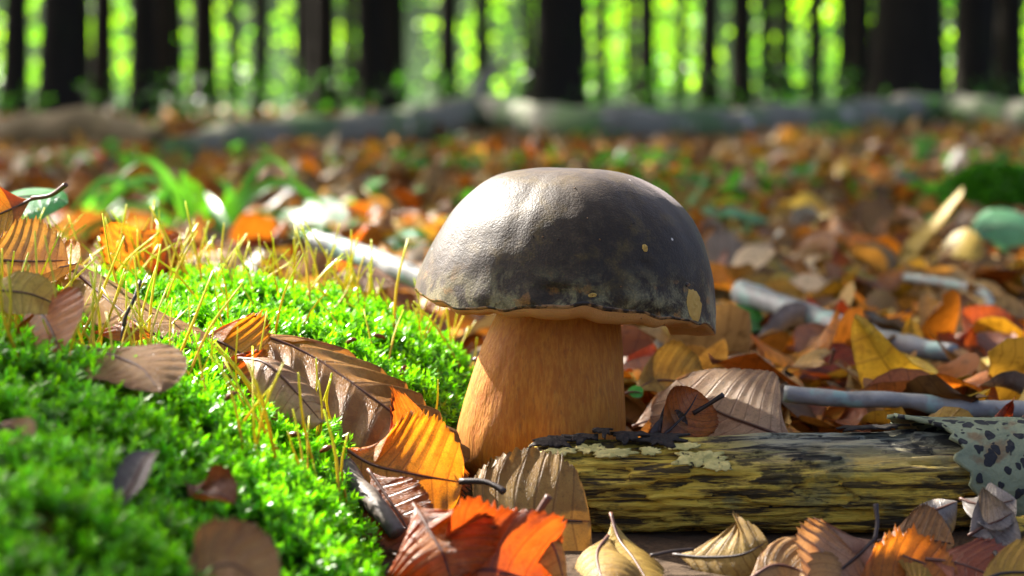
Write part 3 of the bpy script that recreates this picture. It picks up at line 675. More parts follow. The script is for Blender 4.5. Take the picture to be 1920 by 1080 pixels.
# dents and soft lumps of the skin
Vc = np.stack([Xc, Yc, Zc], -1).reshape(-1, 3)
ctr = np.array([MC.x, MC.y, .06]); nd_ = Vc - ctr; nd_ /= np.linalg.norm(nd_, axis=1)[:, None]
tt = np.repeat(np.linspace(0, 1, NT_), NP_)
lump = np.array([mnoise.noise(Vector(v) * 30) * .0009 + mnoise.noise(Vector(v) * 85 + Vector((5, 1, 2))) * .00045 for v in Vc])
lump += np.array([mnoise.noise(Vector((v[0] * 130, v[1] * 130, v[2] * 60))) for v in Vc]) * .0008 * np.clip((tt - .7) / .3, 0, 1)
pxc, pyc = proj(Vc)
front = Vc[:, 1] < MC.y
for dx, dy, sx, sy, dep in [(1040, 548, 30, 16, -.0020), (1000, 560, 26, 14, .0012), (1112, 552, 14, 8, -.0012), (1075, 530, 40, 14, .0009), (1210, 493, 9, 9, -.0014), (1200, 560, 40, 14, .0008), (1240, 590, 30, 8, -.001), (930, 560, 30, 14, .0006)]:
    lump += front * dep * np.exp(-((pxc - dx) / sx) ** 2 - ((pyc - dy) / sy) ** 2)
Vc = Vc + nd_ * lump[:, None]
capo = mk("cap", Vc, grid_faces(NT_, NP_, True)[:, ::-1], M_cap); put(capo, mush)
# lip + pore layer
rimv = Vc.reshape(NT_, NP_, 3)[-1]
drop = smooth_c(np.interp(np.mod(phi, 6.2832), np.radians([0, 60, 120, 180, 215, 240, 262, 285, 300, 320, 345, 360]), [.0006, .003, .003, .002, .0028, .0028, .0056, .0068, .0052, .0024, .0009, .0006]))
fr_ = [1.0, 1.002, .997, .986]; dz_ = [0, -.06, -.14, -.3]
ctr2 = np.array([MC.x, MC.y])
def ring(f, d):
    v = rimv.copy(); v[:, :2] = ctr2 + (v[:, :2] - ctr2) * f; v[:, 2] += drop * d; return v
lipv = np.stack([ring(a, b) for a, b in zip(fr_, dz_)]); lipv[0] += (0, 0, .0004)
put(mk("rim", lipv.reshape(-1, 3), grid_faces(4, NP_, True)[:, ::-1], M_lip), mush)
rows = []
for f_, d_ in [(.994, -.12), (.988, -.45), (.965, -.78), (.93, -.96), (.88, -1.0), (.8, -.9), (.7, -.6)]: rows.append(ring(f_, d_))
for f_, zc in [(.6, .0705), (.5, .0735), (.42, .076), (.3, .078)]:
    v = ring(f_, 0); v[:, 2] = zc; rows.append(v)
pv = np.stack(rows).reshape(-1, 3)
pv[:, 2] += np.array([mnoise.noise(Vector(v) * 180) * .0007 for v in pv])
put(mk("pore_layer", pv, grid_faces(len(rows), NP_, True)[:, ::-1], M_pores), mush)
# bitten pale patches showing the flesh
def patch(px, py, rx, ry, seed, off_, m=None, name="bitten_patch"):
    Vg = Vc.reshape(NT_, NP_, 3); a, b = proj(Vc); d = np.hypot(a - px, b - py) + 1e5 * (Vc[:, 1] > MC.y - .0); i0 = int(d.argmin())
    c = Vc[i0]; nn = Vector(c - np.array([MC.x, MC.y, .065])); nn.z *= .35; nn.normalize()
    tx_ = Vector((0, 0, 1)).cross(nn).normalized(); ty_ = nn.cross(tx_)
    rs = np.random.default_rng(seed); V = []; nr_, na = 6, 26
    jit = 1 + .10 * np.sin(np.arange(na) / na * 6.28 * 2 + seed) + .05 * rs.normal(0, 1, na)
    from mathutils.bvhtree import BVHTree
    bv = BVHTree.FromPolygons([Vector(v) for v in Vc], [tuple(f) for f in grid_faces(NT_, NP_, True)])
    for r_ in range(nr_):
        for a_ in range(na):
            th = a_ / na * 6.2832; q = r_ / (nr_ - 1) * jit[a_]
            p = Vector(c) + tx_ * (rx * q * math.cos(th)) + ty_ * (ry * q * math.sin(th))
            h = bv.ray_cast(p + nn * .02, -nn)[0] or p
            ed = r_ / (nr_ - 1)
            V.append(h + nn * (off_ * (.2 if ed == 1 else 1) + .00025 * math.sin(q * 9 + th * 3) * (ed < 1)))
    F = grid_faces(nr_, na, True)
    o = mk(name, np.array([tuple(v) for v in V]), F, m or M_flesh); o.parent = capo; return o
patch(1301, 570, .0053, .0062, 3, .0005)
patch(1213, 467, .0014, .0014, 5, .0004)
patch(1112, 552, .0016, .0009, 7, .0004)
patch(1287, 537, .0012, .0009, 8, .0006, M_lip, "crumb")
for sx_, sy_ in [(1003, 445), (1017, 443), (1045, 447), (1098, 411), (1182, 422), (1190, 419), (1077, 352), (1128, 447), (1168, 535)]:
    patch(sx_, sy_, .00035, .00022 + .0002 * random.random(), int(sx_), .0003, M_lip, "crumb")
# stem
tab = np.array([(560, 945, 1160), (585, 935, 1163), (620, 918, 1167), (660, 900, 1170), (700, 886, 1172), (740, 873, 1174), (780, 862, 1175), (820, 855, 1175), (855, 857, 1168), (885, 868, 1150), (905, 885, 1120), (925, 905, 1090), (940, 930, 1050)], float)
NS, NA = 70, 110
yy = np.linspace(tab[0, 0], tab[-1, 0], NS); xl = np.interp(yy, tab[:, 0], tab[:, 1]); xr2 = np.interp(yy, tab[:, 0], tab[:, 2])
xl = np.convolve(np.pad(xl, 4, 'edge'), np.ones(9) / 9, 'valid'); xr2 = np.convolve(np.pad(xr2, 4, 'edge'), np.ones(9) / 9, 'valid')
th = np.arange(NA) / NA * 2 * math.pi; SV = []
for i in range(NS):
    z = CAMZ - (yy[i] - 180) / FPX * .855
    c = ((xl[i] + xr2[i]) / 2 - 960) / FPX * .855; hw = (xr2[i] - xl[i]) / 2 / FPX * .855
    f = i / (NS - 1)
    crease = 1 - .17 * np.clip((f - .3) / .5, 0, 1) * np.exp(-((th - R(258)) / .17) ** 2) - .03 * np.clip(f - .2, 0, 1) * np.exp(-((th - R(300)) / .14) ** 2)
    lum = np.array([1 + .03 * mnoise.noise(Vector((math.cos(a) * 1.6, math.sin(a) * 1.6, f * 3))) + .010 * mnoise.noise(Vector((math.cos(a) * 9, math.sin(a) * 9, f * 4))) for a in th])
    SV.append(np.stack([c + hw * crease * lum * np.cos(th), .855 + hw * .92 * crease * lum * np.sin(th), np.full(NA, z)], -1))
SV = np.array(SV)
put(mk("stem", SV.reshape(-1, 3), grid_faces(NS, NA, True)[:, ::-1], M_stem), mush)

# ------------------------------------------------------------------ rotten log in front
n = NT("rotten_wood"); o_ = n.coord(); sl = n.vmap(o_, (.09, 1, 1)); sl2 = n.vmap(o_, (.16, 1, 1))
s1 = n.noise(sl, 330, 6, .65); s2 = n.noise(sl2, 150, 4, .6); bl = n.noise(o_, 38, 5, .65); bl2 = n.noise(n.vmap(o_, (.5, 1, 1)), 70, 5, .7)
sep = n.n("SeparateXYZ", {0: o_})
c_ = n.mix(n.step(s1, .42, .58), (.32, .18, .02), (.80, .54, .07))
c_ = n.mix(n.math('MULTIPLY', n.step(bl, .52, .62), .7), c_, (.20, .18, .07))
yel = n.math('MULTIPLY', n.step(s2, .45, .6), n.step(bl2, .46, .6)); c_ = n.mix(n.math('MULTIPLY', yel, .8), c_, (.72, .43, .03))
topg = n.math('MULTIPLY', n.step(sep.outputs[2], .012, .026), n.step(sep.outputs[0], .06, .10)); c_ = n.mix(n.math('MULTIPLY', topg, .8), c_, n.mix(s1, (.09, .13, .13), (.30, .34, .31)))
dk = n.math('MAXIMUM', n.step(s1, .49, .40), n.step(n.math('ADD', n.math('MULTIPLY', bl2, .7), n.math('MULTIPLY', s2, .4)), .53, .445))
c_ = n.mix(n.math('MULTIPLY', dk, .88), c_, (.014, .012, .010))
vo = n.n("TexVoronoi", {"Vector": o_, "Scale": 95}); hole = n.math('MULTIPLY', n.step(vo.outputs[0], .12, .08), n.step(n.n("SeparateColor", {0: vo.outputs[1]}).outputs[0], .7, .74)); c_ = n.mix(hole, c_, (.006, .005, .004))
M_wood = n.done(n.bsdf(c_, .75, .3, n.math('ADD', s1, n.math('MULTIPLY', bl2, .6)), 1.0, .004))
LA = P(985, 913, .797); LB = P(2080, 903, .797)
NX, NA = 280, 144
fx = np.linspace(0, 1, NX); th = np.arange(NA) / NA * 2 * math.pi
Lr = np.interp(fx, [0, .012, .04, .3, .6, 1], [.0125, .0150, .0165, .0172, .0195, .0205])
Vl = np.zeros((NX, NA, 3))
for i, f in enumerate(fx):
    c = LA.lerp(LB, f)
    for j, a in enumerate(th):
        ca, sa = math.cos(a), math.sin(a)
        g = mnoise.noise(Vector((f * 6, ca * 7, sa * 7))) * .0016 + mnoise.noise(Vector((f * 14, ca * 22, sa * 22 + 9))) * .0013 + mnoise.noise(Vector((f * 3, ca * 1.5, sa * 1.5))) * .0016
        step_ = mnoise.noise(Vector((f * 9 + 4, ca * 4, sa * 4 + 3))); g -= .0019 * min(1, max(0, (step_ - .08) / .05))
        r = Lr[i] + g
        endx = 0.004 * mnoise.noise(Vector((ca * 3, sa * 3, 2.2))) * (1 - min(1, f / .05))
        Vl[i, j] = (c.x + endx, c.y + r * ca * -1, c.z + r * sa)
V = np.vstack([Vl.reshape(-1, 3), [tuple(LA + Vector((.003, 0, 0)))], [tuple(LB)]])
F = [tuple(q) for q in grid_faces(NX, NA, True)] + [(NX * NA, (j + 1) % NA, j) for j in range(NA)] + [(NX * NA + 1, (NX - 1) * NA + j, (NX - 1) * NA + (j + 1) % NA) for j in range(NA)]
logr = empty("rotten_log", (LA.x + .1, LA.y, -.01)); tag(logr, "rotten yellow and black log lying before the mushroom stem", "log")
woodo = put(mk("wood", V, F, M_wood), logr)
def log_pt(f, a, off_):
    c = LA.lerp(LB, f); r = float(np.interp(f, fx, Lr)) + off_; return Vector((c.x, c.y - r * math.cos(a), c.z + r * math.sin(a)))
def fx_of(px): return (px - 985) / (2080 - 985)
# bark sleeve with black spots
n = NT("spotted_bark"); o_ = n.coord(); dis = n.n("VectorMath", {0: o_, 1: n.n("VectorMath", {0: n.n("TexNoise", {"Vector": o_, "Scale": 160.}).outputs[1], "Scale": .006}, operation='SCALE').outputs[0]}, operation='ADD').outputs[0]
vo = n.n("TexVoronoi", {"Vector": n.vmap(dis, (1, 1, .62), (0, .7, 0)), "Scale": 230, "Randomness": 1.0})
thr = n.math('MULTIPLY_ADD', n.n("SeparateColor", {0: vo.outputs[1]}).outputs[0], .70, -.06)
sp_ = n.step(n.math('SUBTRACT', vo.outputs[0], thr), .04, -.02)
c_ = n.mix(n.noise(o_, 90, 5), (.08, .10, .055), (.26, .28, .16)); c_ = n.mix(n.step(n.noise(o_, 70, 4), .55, .66), c_, (.16, .11, .05))
c_ = n.mix(sp_, c_, (.010, .010, .011)); M_sbark = n.done(n.bsdf(c_, .7, .35, n.math('ADD', n.noise(o_, 400, 4), n.math('MULTIPLY', sp_, .6)), .7, .0012))
rs = np.random.default_rng(5); nx_, na_ = 60, 40
V = np.zeros((nx_, na_, 3))
a_arr = np.linspace(R(-28), R(175), na_)
edge_px = np.interp(np.degrees(a_arr), [-30, -5, 12, 25, 45, 62, 75, 85, 95, 130, 180], [1835, 1812, 1790, 1772, 1775, 1768, 1725, 1690, 1672, 1690, 1720]) + rs.normal(0, 7, na_)
for j, a in enumerate(a_arr):
    lo = -28 + 0
    for i in range(nx_):
        s = i / (nx_ - 1); px_ = edge_px[j] * (1 - s) + 2080 * s
        lift = .0026 + .0022 * math.exp(-s * 7) + .0005 * mnoise.noise(Vector((px_ * .02, a * 5, 1)))
        low = (.0035 * max(0, (-a - R(8)) / R(20))) * 0
        V[i, j] = log_pt(fx_of(px_), a + .06 * mnoise.noise(Vector((px_ * .012, 0, 3))) * (j < 4), lift)
bo = mk("bark", V.reshape(-1, 3), grid_faces(nx_, na_), M_sbark); put(bo, logr); md = bo.modifiers.new("thick", 'SOLIDIFY'); md.thickness = .0016; md.offset = -1
tag(bo, "grey-green bark with black spots")
# cream crust flakes and black crumbs on the top
n = NT("crust"); o_ = n.coord(); c_ = n.mix(n.step(n.noise(o_, 220, 4), .4, .65), (.62, .50, .17), (.40, .34, .11)); c_ = n.mix(n.step(n.noise(o_, 420, 3), .6, .7), c_, (.03, .025, .015)); M_crust = n.done(n.bsdf(c_, .85, .2, n.noise(o_, 700, 4), .7, .0008))
n = NT("black_crust"); o_ = n.coord(); f = n.noise(o_, 300, 5); M_black = n.done(n.bsdf(n.mix(f, (.008, .006, .005), (.04, .028, .018)), .8, .3, f, 1, .002))
def flake(px, wpx, a0, a1, seed, m, off_=.0012, name="crust_flake"):
    rs = np.random.default_rng(seed); na2 = 48; V = []
    for r_ in range(5):
        for k_ in range(na2):
            t_ = k_ / na2 * 6.2832; q = r_ / 4
            jj = 1 + .55 * mnoise.noise(Vector((math.cos(t_) * 2.5 + seed, math.sin(t_) * 2.5, 1))) + .45 * mnoise.noise(Vector((math.cos(t_) * 6, math.sin(t_) * 8, seed * 3.)))
            x_ = px + wpx / 2 * q * jj * math.cos(t_); a_ = (a0 + a1) / 2 + (a1 - a0) / 2 * q * jj * math.sin(t_)
            V.append(log_pt(fx_of(x_), a_, off_ + .0007 * mnoise.noise(Vector((x_ * .05, a_ * 8, seed)))))
    o = mk(name, np.array([tuple(v) for v in V]), grid_faces(5, na2, True), m); o.parent = woodo
    md = o.modifiers.new("thick", 'SOLIDIFY'); md.thickness = .0007
for i, (px_, w_, a0, a1) in enumerate([(1105, 52, R(52), R(68)), (1145, 75, R(44), R(58)), (1215, 36, R(46), R(60)), (1305, 92, R(30), R(52)), (1275, 60, R(54), R(66)), (1340, 50, R(26), R(38)), (1050, 60, R(50), R(62))]):
    flake(px_, w_, a0, a1, i + 2, M_crust)
for i, (px_, w_, a0, a1, of) in enumerate([(1130, 34, R(72), R(120), .004), (1175, 60, R(66), R(115), .0025), (1040, 70, R(62), R(100), .0016), (1240, 90, R(62), R(100), .0016), (1090, 60, R(70), R(110), .002), (1630, 120, R(80), R(110), .0016)]):
    flake(px_, w_, a0, a1, i + 30, M_black, of, "black_crumb")
V, F = rough_tube([P(1840, 1045, .745), P(1900, 1015, .75), P(2000, 1000, .755)], [.004, .0085, .0085], 50, 24, (.25, .015), 3)
o = mk("rotten_branch", V, F, M_wood); tag(o, "short yellow rotten branch under the spotted bark end", "branch")

# ------------------------------------------------------------------ hero leaves
H = hero
CAMN = (0, -1, .25)
H("large folded brown leaf with sunlit ridge lying between the two moss cushions", 'brown', [(438, 612, .83), (560, 655, .825), (690, 740, .81), (790, 815, .80), (838, 862, .79)], .062, [(.2, -.3, .9), (.3, -.35, .85), (.35, -.4, .8)], cl=-.5, cr=[-1.0, -1.1, -.9], pleat=.26, ser=.02, seed=1, tipx=.55, base=.4, rough=.04)
H("long tan leaf folded along its dark midrib left of the small hanging orange leaf", 'tan', [(95, 470, .83), (170, 535, .82), (250, 600, .80), (330, 650, .79), (385, 690, .785)], .05, [(.35, -.5, .8), (.3, -.7, .6)], cl=-.8, cr=.9, pleat=.05, ser=.02, seed=2, tipx=.5, base=.35)
H("tan leaf with orange serrated tip propped on yellow moss stalks", 'tan', [(-70, 485, .80), (0, 488, .80), (60, 490, .795), (128, 488, .79)], .032, [(0, -.95, .3), (0, -.9, .4)], cl=.5, cr=-1.5, pleat=.10, ser=.10, seed=3, tipx=.6)
H("bright orange leaf lying under the tan leaf with serrated tip", 'orange', [(-30, 512, .81), (50, 508, .80), (120, 500, .79), (150, 492, .785)], .026, (0, -.7, .7), cl=.3, cr=.4, pleat=.08, ser=.1, seed=4)
H("orange-brown leaf with hooked dark stalk over the green leaf", 'orange', [(62, 372, .86), (30, 388, .86), (-10, 405, .86), (-60, 425, .86)], .03, (.1, -.8, .5), cl=.4, cr=.4, seed=5, ser=.08, stalk=[(60, 372, .86), (95, 366, .855), (124, 346, .85)])
H("glossy green leaf arching behind the orange-brown leaf with hooked stalk", 'mint', [(-60, 400, 1.0), (20, 372, 1.0), (90, 368, 1.0), (128, 380, 1.0)], .035, (0, -.4, .9), cl=-.5, cr=-.5, pleat=.02, ser=0, seed=6)
H("backlit bright orange leaf standing upright among yellow moss stalks", 'orange', [(262, 555, .99), (258, 515, .985), (262, 470, .985), (268, 432, .99)], .046, (.1, -1, .1), cl=1.3, cr=1.0, pleat=.07, ser=.08, seed=7, base=.35, tipx=.4, stalk=[(232, 462, .985), (230, 445, .985), (225, 430, .985)], smat=M_petiole_dark)
H("orange leaf lobe curling beside the backlit upright orange leaf", 'orange', [(340, 575, .98), (318, 540, .98), (312, 490, .98), (320, 438, .985)], .022, (-.4, -1, 0), cl=1.0, cr=.4, pleat=.06, ser=.03, seed=8, base=.3, tipx=.4)
H("small orange leaf hanging from an upright dark stalk", 'orange', [(234, 596, .765), (232, 610, .76), (229, 622, .757), (226, 640, .755)], .0215, (0, -1, .15), cl=-.4, cr=-.4, pleat=.12, ser=.02, seed=9, base=.25, tipx=.7, veins=5, stalk=[(232, 612, .758), (236, 592, .758), (252, 560, .76), (263, 527, .765)], sr=.0007, smat=M_petiole_dark)
H("orange serrated leaf behind the curled pale leaf at the moss edge", 'orange', [(370, 632, .81), (410, 640, .805), (450, 662, .80), (492, 690, .795)], .034, (.1, -.9, .45), cl=.5, cr=.2, pleat=.08, ser=.12, seed=10)
H("dull orange crumpled leaf among moss stalks under the orange serrated leaf", 'rust', [(385, 690, .785), (420, 700, .78), (455, 722, .775), (480, 745, .77)], .03, (0, -.8, .5), cl=.8, cr=.8, pleat=.1, ser=.1, seed=11, rough=.1)
H("curled pale brown leaf with sunlit ribs pointing into the moss", 'pale', [(448, 672, .775), (500, 682, .765), (555, 735, .757), (604, 792, .75)], .034, [(.2, -.55, .8), (.35, -.55, .75)], cl=-1.2, cr=-2.0, pleat=.22, ser=.02, seed=12, base=.5, tipx=.6, veins=7)
H("orange serrated leaf glowing in the sun left of the mushroom stem", 'orange', [(640, 838, .775), (700, 872, .77), (780, 890, .765), (868, 905, .765)], .044, [(0, -.8, .6), (.1, -.9, .35)], cl=.5, cr=.3, pleat=.05, ser=.10, seed=13, tipx=.45, base=.35)
H("folded orange leaf tip with dark veins above the glowing orange leaf", 'orange', [(700, 880, .78), (745, 858, .785), (790, 835, .79), (820, 812, .795)], .046, (.15, -1, .2), cl=.2, cr=.3, pleat=.05, ser=.10, seed=14, tipx=.35, base=.45)
H("dark red-brown leaf hanging at the moss edge below the glowing orange leaf", 'rust', [(690, 880, .755), (725, 930, .745), (760, 985, .735), (782, 1040, .73)], .026, (-.2, -.9, .3), cl=.4, cr=.6, pleat=.04, ser=.05, seed=15)
H("large olive tan leaf with toothed edge leaning on the left end of the rotten log", 'olive', [(830, 985, .735), (910, 985, .74), (1000, 975, .752), (1108, 978, .757)], .062, [(-.1, -.65, .75), (0, -.85, .5)], cl=-.35, cr=.15, pleat=.045, ser=.07, seed=16, tipx=.4, base=.45, stalk=[(862, 903, .748), (905, 903, .745), (930, 912, .742), (945, 922, .74)], sr=.0011, smat=M_petiole_dark)
H("curled orange-red leaf forming a bowl in front of the olive tan leaf", 'rust', [(760, 1110, .69), (860, 1075, .68), (950, 1075, .68), (1050, 1115, .69)], .05, [(0, -.85, .5), (0, -.85, .5)], cl=[.6, 1.2, 1.2, .6], cr=.6, pleat=.08, ser=.06, seed=17, base=.3, tipx=.3, rough=.16, wave=.05, stalk=[(985, 1000, .70), (1005, 968, .70), (1030, 930, .70)], sr=.0011)
H("crumpled orange leaf edge with white sun flecks on the bowl shaped leaf", 'orange', [(775, 945, .70), (800, 985, .69), (830, 1040, .68), (850, 1100, .675)], .04, (.25, -.9, .3), cl=.8, cr=-.7, pleat=.14, ser=.12, seed=18, rough=.12)
H("tan orange curled leaf side beside the bowl shaped leaf", 'olive', [(960, 960, .70), (1005, 985, .695), (1040, 1030, .69), (1060, 1100, .685)], .016, (.5, -.8, .5), cl=-1.2, cr=-.8, pleat=.06, ser=.04, seed=19)
H("dark wet leaf in the gap below the moss edge", 'dark', [(735, 1040, .71), (765, 1045, .705), (800, 1060, .70), (830, 1090, .69)], .03, (0, -.7, .7), cl=-.6, cr=-.8, seed=20)
H("tan leaf rolled into a tube below the rotten log", 'olive', [(1140, 1005, .735), (1120, 1035, .72), (1125, 1075, .705), (1150, 1130, .69)], .038, (-.3, -.85, .5), cl=-1.6, cr=-1.4, pleat=.10, ser=.04, seed=21, base=.4)
H("tan rolled leaf with pointed tip beside the tube shaped leaf", 'olive', [(1145, 962, .745), (1160, 1010, .735), (1190, 1050, .72), (1225, 1110, .70)], .04, (.3, -.85, .5), cl=-1.0, cr=-1.5, pleat=.09, ser=.07, seed=22, tipx=.4, base=.9)
H("olive folded leaf with thin dark stalk below the middle of the rotten log", 'olive', [(1262, 1040, .735), (1320, 1045, .728), (1390, 1040, .722), (1440, 1015, .722)], .036, [(0, -.8, .6), (-.1, -.85, .5)], cl=-.6, cr=-.9, pleat=.14, ser=.06, seed=23, veins=7, tipx=.5, stalk=[(1300, 1030, .728), (1262, 1033, .725), (1220, 1042, .722)], sr=.0006, smat=M_petiole_dark)
H("tan leaf curled in the shade under the olive folded leaf", 'tan', [(1400, 1090, .705), (1450, 1060, .71), (1500, 1070, .71), (1545, 1105, .70)], .034, (0, -.7, .7), cl=-.6, cr=-.9, pleat=.06, ser=.04, seed=24)
H("pinkish tan pleated leaf standing before the rotten log", 'pale', [(1640, 1010, .728), (1610, 1040, .722), (1570, 1075, .715), (1530, 1120, .70)], .04, (-.2, -.95, .2), cl=.2, cr=.25, pleat=.15, ser=.08, seed=25, base=.4, stalk=[(1640, 1012, .728), (1645, 980, .732), (1642, 945, .735)], sr=.0008, smat=M_petiole_dark)
H("orange brown serrated leaf under the pinkish pleated leaf", 'orange', [(1590, 1120, .705), (1650, 1092, .71), (1720, 1085, .712), (1800, 1110, .705)], .032, (0, -.85, .5), cl=.3, cr=.3, pleat=.06, ser=.13, seed=26)
H("yellow torn leaf edge on the orange brown serrated leaf", 'yellow', [(1665, 1030, .718), (1700, 1045, .716), (1740, 1060, .714), (1775, 1085, .712)], .018, (.1, -.8, .6), cl=-.8, cr=.4, pleat=.12, ser=.14, seed=27)
H("rusty leaf lying below the short rotten branch", 'rust', [(1735, 1048, .715), (1790, 1055, .712), (1850, 1075, .708), (1920, 1105, .70)], .032, (.1, -.75, .65), cl=-.4, cr=.3, pleat=.05, ser=.10, seed=28)
H("yellow tan leaf with dark bent stalk under the short rotten branch", 'yellow', [(1830, 1095, .70), (1880, 1075, .705), (1940, 1075, .705), (1990, 1085, .70)], .03, (0, -.7, .7), cl=-.3, cr=.3, seed=29, stalk=[(1865, 1035, .715), (1875, 1055, .71), (1885, 1085, .705)], sr=.0008, smat=M_petiole_dark)
H("grey rolled leaf against the dark end of the rotten log", 'grey', [(1698, 990, .745), (1735, 965, .748), (1775, 948, .75), (1795, 940, .752)], .024, (-.3, -.8, .5), cl=-1.9, cr=-1.6, pleat=.04, ser=.03, seed=30, base=.3)
H("grey-brown curled leaf hanging under the spotted bark", 'grey', [(1800, 935, .755), (1830, 945, .75), (1868, 945, .748), (1905, 936, .748)], .026, (.1, -.7, .6), cl=-.8, cr=.5, pleat=.04, ser=.04, seed=31, base=.35)
H("grey green leaf standing under the curled grey-brown leaf", 'grey', [(1815, 1005, .742), (1840, 990, .742), (1875, 975, .742), (1900, 960, .742)], .026, (-.2, -.95, .2), cl=.6, cr=.9, seed=32, base=.4)
H("dull brown leaf in the shade between the grey rolled leaf and the log", 'brown', [(1640, 1015, .745), (1690, 1010, .742), (1740, 1012, .74), (1790, 1020, .74)], .026, (0, -.7, .7), cl=.4, cr=-.4, seed=33, ser=.08)
H("large pinkish brown beech leaf with dark veins resting on the rotten log", 'pale', [(1490, 826, .842), (1420, 800, .85), (1340, 768, .865), (1268, 712, .885)], .058, [(-.1, -.78, .62), (-.1, -.8, .6)], cl=.25, cr=-.25, pleat=.05, ser=.03, seed=34, base=.35, tipx=.55, stalk=[(1486, 825, .842), (1510, 834, .84), (1530, 850, .838)], sr=.001)
H("dark red folded leaf with grey stalk on the rotten log beside the stem", 'rust', [(1235, 822, .825), (1262, 800, .828), (1290, 770, .832), (1310, 735, .838)], .028, (.2, -.9, .3), cl=1.2, cr=.9, pleat=.05, ser=.05, seed=35, base=.4, stalk=[(1300, 775, .83), (1330, 757, .828), (1356, 740, .826)], sr=.0009, smat=M_petiole_dark)
H("dark curled leaf with thin upright stalk beside the dark red folded leaf", 'dark', [(1205, 828, .826), (1235, 812, .828), (1262, 815, .828), (1290, 825, .828)], .02, (0, -.8, .6), cl=.9, cr=.4, seed=36, stalk=[(1238, 810, .828), (1240, 785, .83), (1252, 757, .832)], sr=.0008, smat=M_petiole_dark)
H("pale leaf scrap lying right behind the mushroom stem", 'pale', [(1185, 800, .90), (1215, 790, .90), (1250, 785, .90), (1290, 790, .90)], .03, (0, -.5, .85), cl=.5, cr=.6, seed=37)
H("olive brown leaf with pale rolled edge behind the pinkish brown beech leaf", 'olive', [(1180, 740, .95), (1225, 715, .955), (1270, 715, .96), (1320, 730, .96)], .036, (0, -.8, .6), cl=.8, cr=.2, seed=38, rough=.08)
H("tiny round green leaf right behind the mushroom stem", 'green', [(1172, 738, .93), (1182, 735, .93), (1194, 735, .93), (1206, 738, .93)], .0058, (0, -.9, .5), cl=.1, cr=.1, pleat=0, ser=0, seed=39, base=.4, tipx=.4)
H("rusty orange leaf standing among the litter under the curved twig", 'rust', [(1765, 625, 1.2), (1810, 655, 1.19), (1850, 640, 1.2), (1900, 600, 1.22)], .045, (-.1, -.95, .35), cl=.7, cr=.6, seed=40, base=.35, tipx=.5, rough=.08)
H("pale buff rolled leaf on the litter under the cap edge", 'pale', [(1255, 640, 1.2), (1300, 650, 1.18), (1345, 675, 1.16), (1385, 700, 1.15)], .05, (.2, -.6, .75), cl=-1.3, cr=-1.0, seed=41, base=.35)
H("red-brown leaf half buried before the grey slanting stick", 'rust', [(1490, 715, 1.1), (1530, 695, 1.1), (1560, 700, 1.1), (1590, 725, 1.1)], .034, (0, -.85, .5), cl=.5, cr=.8, seed=42)
H("green curled blade shaped leaf under the cap edge", 'green', [(1270, 625, 1.3), (1330, 600, 1.28), (1390, 592, 1.27), (1425, 618, 1.26)], .035, (0, -.55, .8), cl=-.6, cr=-.6, pleat=.02, ser=0, seed=43)
H("narrow bent green leaf beside the green blade shaped leaf", 'green', [(1440, 640, 1.3), (1460, 612, 1.29), (1490, 600, 1.28), (1518, 615, 1.28)], .014, (0, -.5, .8), cl=-.5, cr=-.5, pleat=.02, ser=0, seed=44)
# leaves lying in the near moss, out of focus
H("blurred tan leaf lying on the near moss below the small hanging leaf", 'tan', [(160, 650, .70), (215, 668, .685), (265, 690, .675), (300, 735, .665)], .034, (.1, -.55, .8), cl=-.3, cr=.3, seed=50)
H("dull orange leaf behind the near moss left of the small hanging leaf", 'orange', [(50, 560, .72), (75, 585, .71), (95, 615, .70), (112, 660, .69)], .03, (-.1, -.9, .4), cl=.4, cr=.4, seed=51)
H("olive leaf lying low over the near moss at its left end", 'olive', [(-60, 540, .72), (0, 545, .71), (60, 552, .71), (125, 580, .71)], .02, (0, -.75, .6), cl=-.4, cr=.4, seed=52)
H("large blurred tan leaf on the near moss before the dark brown scrap", 'tan', [(330, 1110, .555), (380, 1075, .555), (440, 1060, .555), (520, 1120, .55)], .026, (.1, -.7, .7), cl=.5, cr=.5, seed=53)
H("dark brown curled scrap of leaf in the near moss", 'brown', [(345, 905, .625), (375, 925, .62), (410, 925, .617), (440, 945, .615)], .016, (.1, -.6, .8), cl=1.3, cr=1.3, seed=54, rough=.15)
H("small orange scrap of leaf lying deep in the shaded near moss", 'rust', [(35, 1010, .55), (60, 995, .55), (85, 980, .55), (105, 965, .55)], .012, (0, -.7, .7), cl=.4, cr=.4, seed=55)
H("small pale scrap of leaf on the shaded near moss", 'pale', [(-10, 800, .60), (15, 800, .60), (40, 815, .60), (60, 830, .60)], .012, (0, -.6, .8), cl=.3, cr=.3, seed=56)
H("grey curled leaf on the shaded near moss", 'grey', [(210, 965, .585), (245, 915, .59), (270, 865, .595), (295, 845, .60)], .013, (-.4, -.6, .7), cl=.9, cr=.6, seed=57, base=.3)
# sunlit leaves behind the moss
H("pale sunlit leaf behind the moss beside the backlit orange leaf", 'pale', [(340, 500, 1.14), (380, 485, 1.15), (420, 490, 1.15), (450, 505, 1.15)], .04, (0, -.4, .9), cl=-.4, cr=-.3, seed=60)
H("pale sunlit leaf behind the moss below the sunlit stick", 'pale', [(620, 525, 1.12), (660, 515, 1.13), (700, 520, 1.13), (740, 535, 1.12)], .03, (0, -.4, .9), cl=-.4, cr=-.3, seed=61)
H("shiny flat green leaf reflecting the sun beside the grass tuft", 'mint', [(510, 405, 2.3), (560, 398, 2.25), (610, 402, 2.22), (650, 410, 2.2)], .05, (-.5, -.42, .72), cl=-.2, cr=-.2, pleat=.02, ser=0, seed=62)

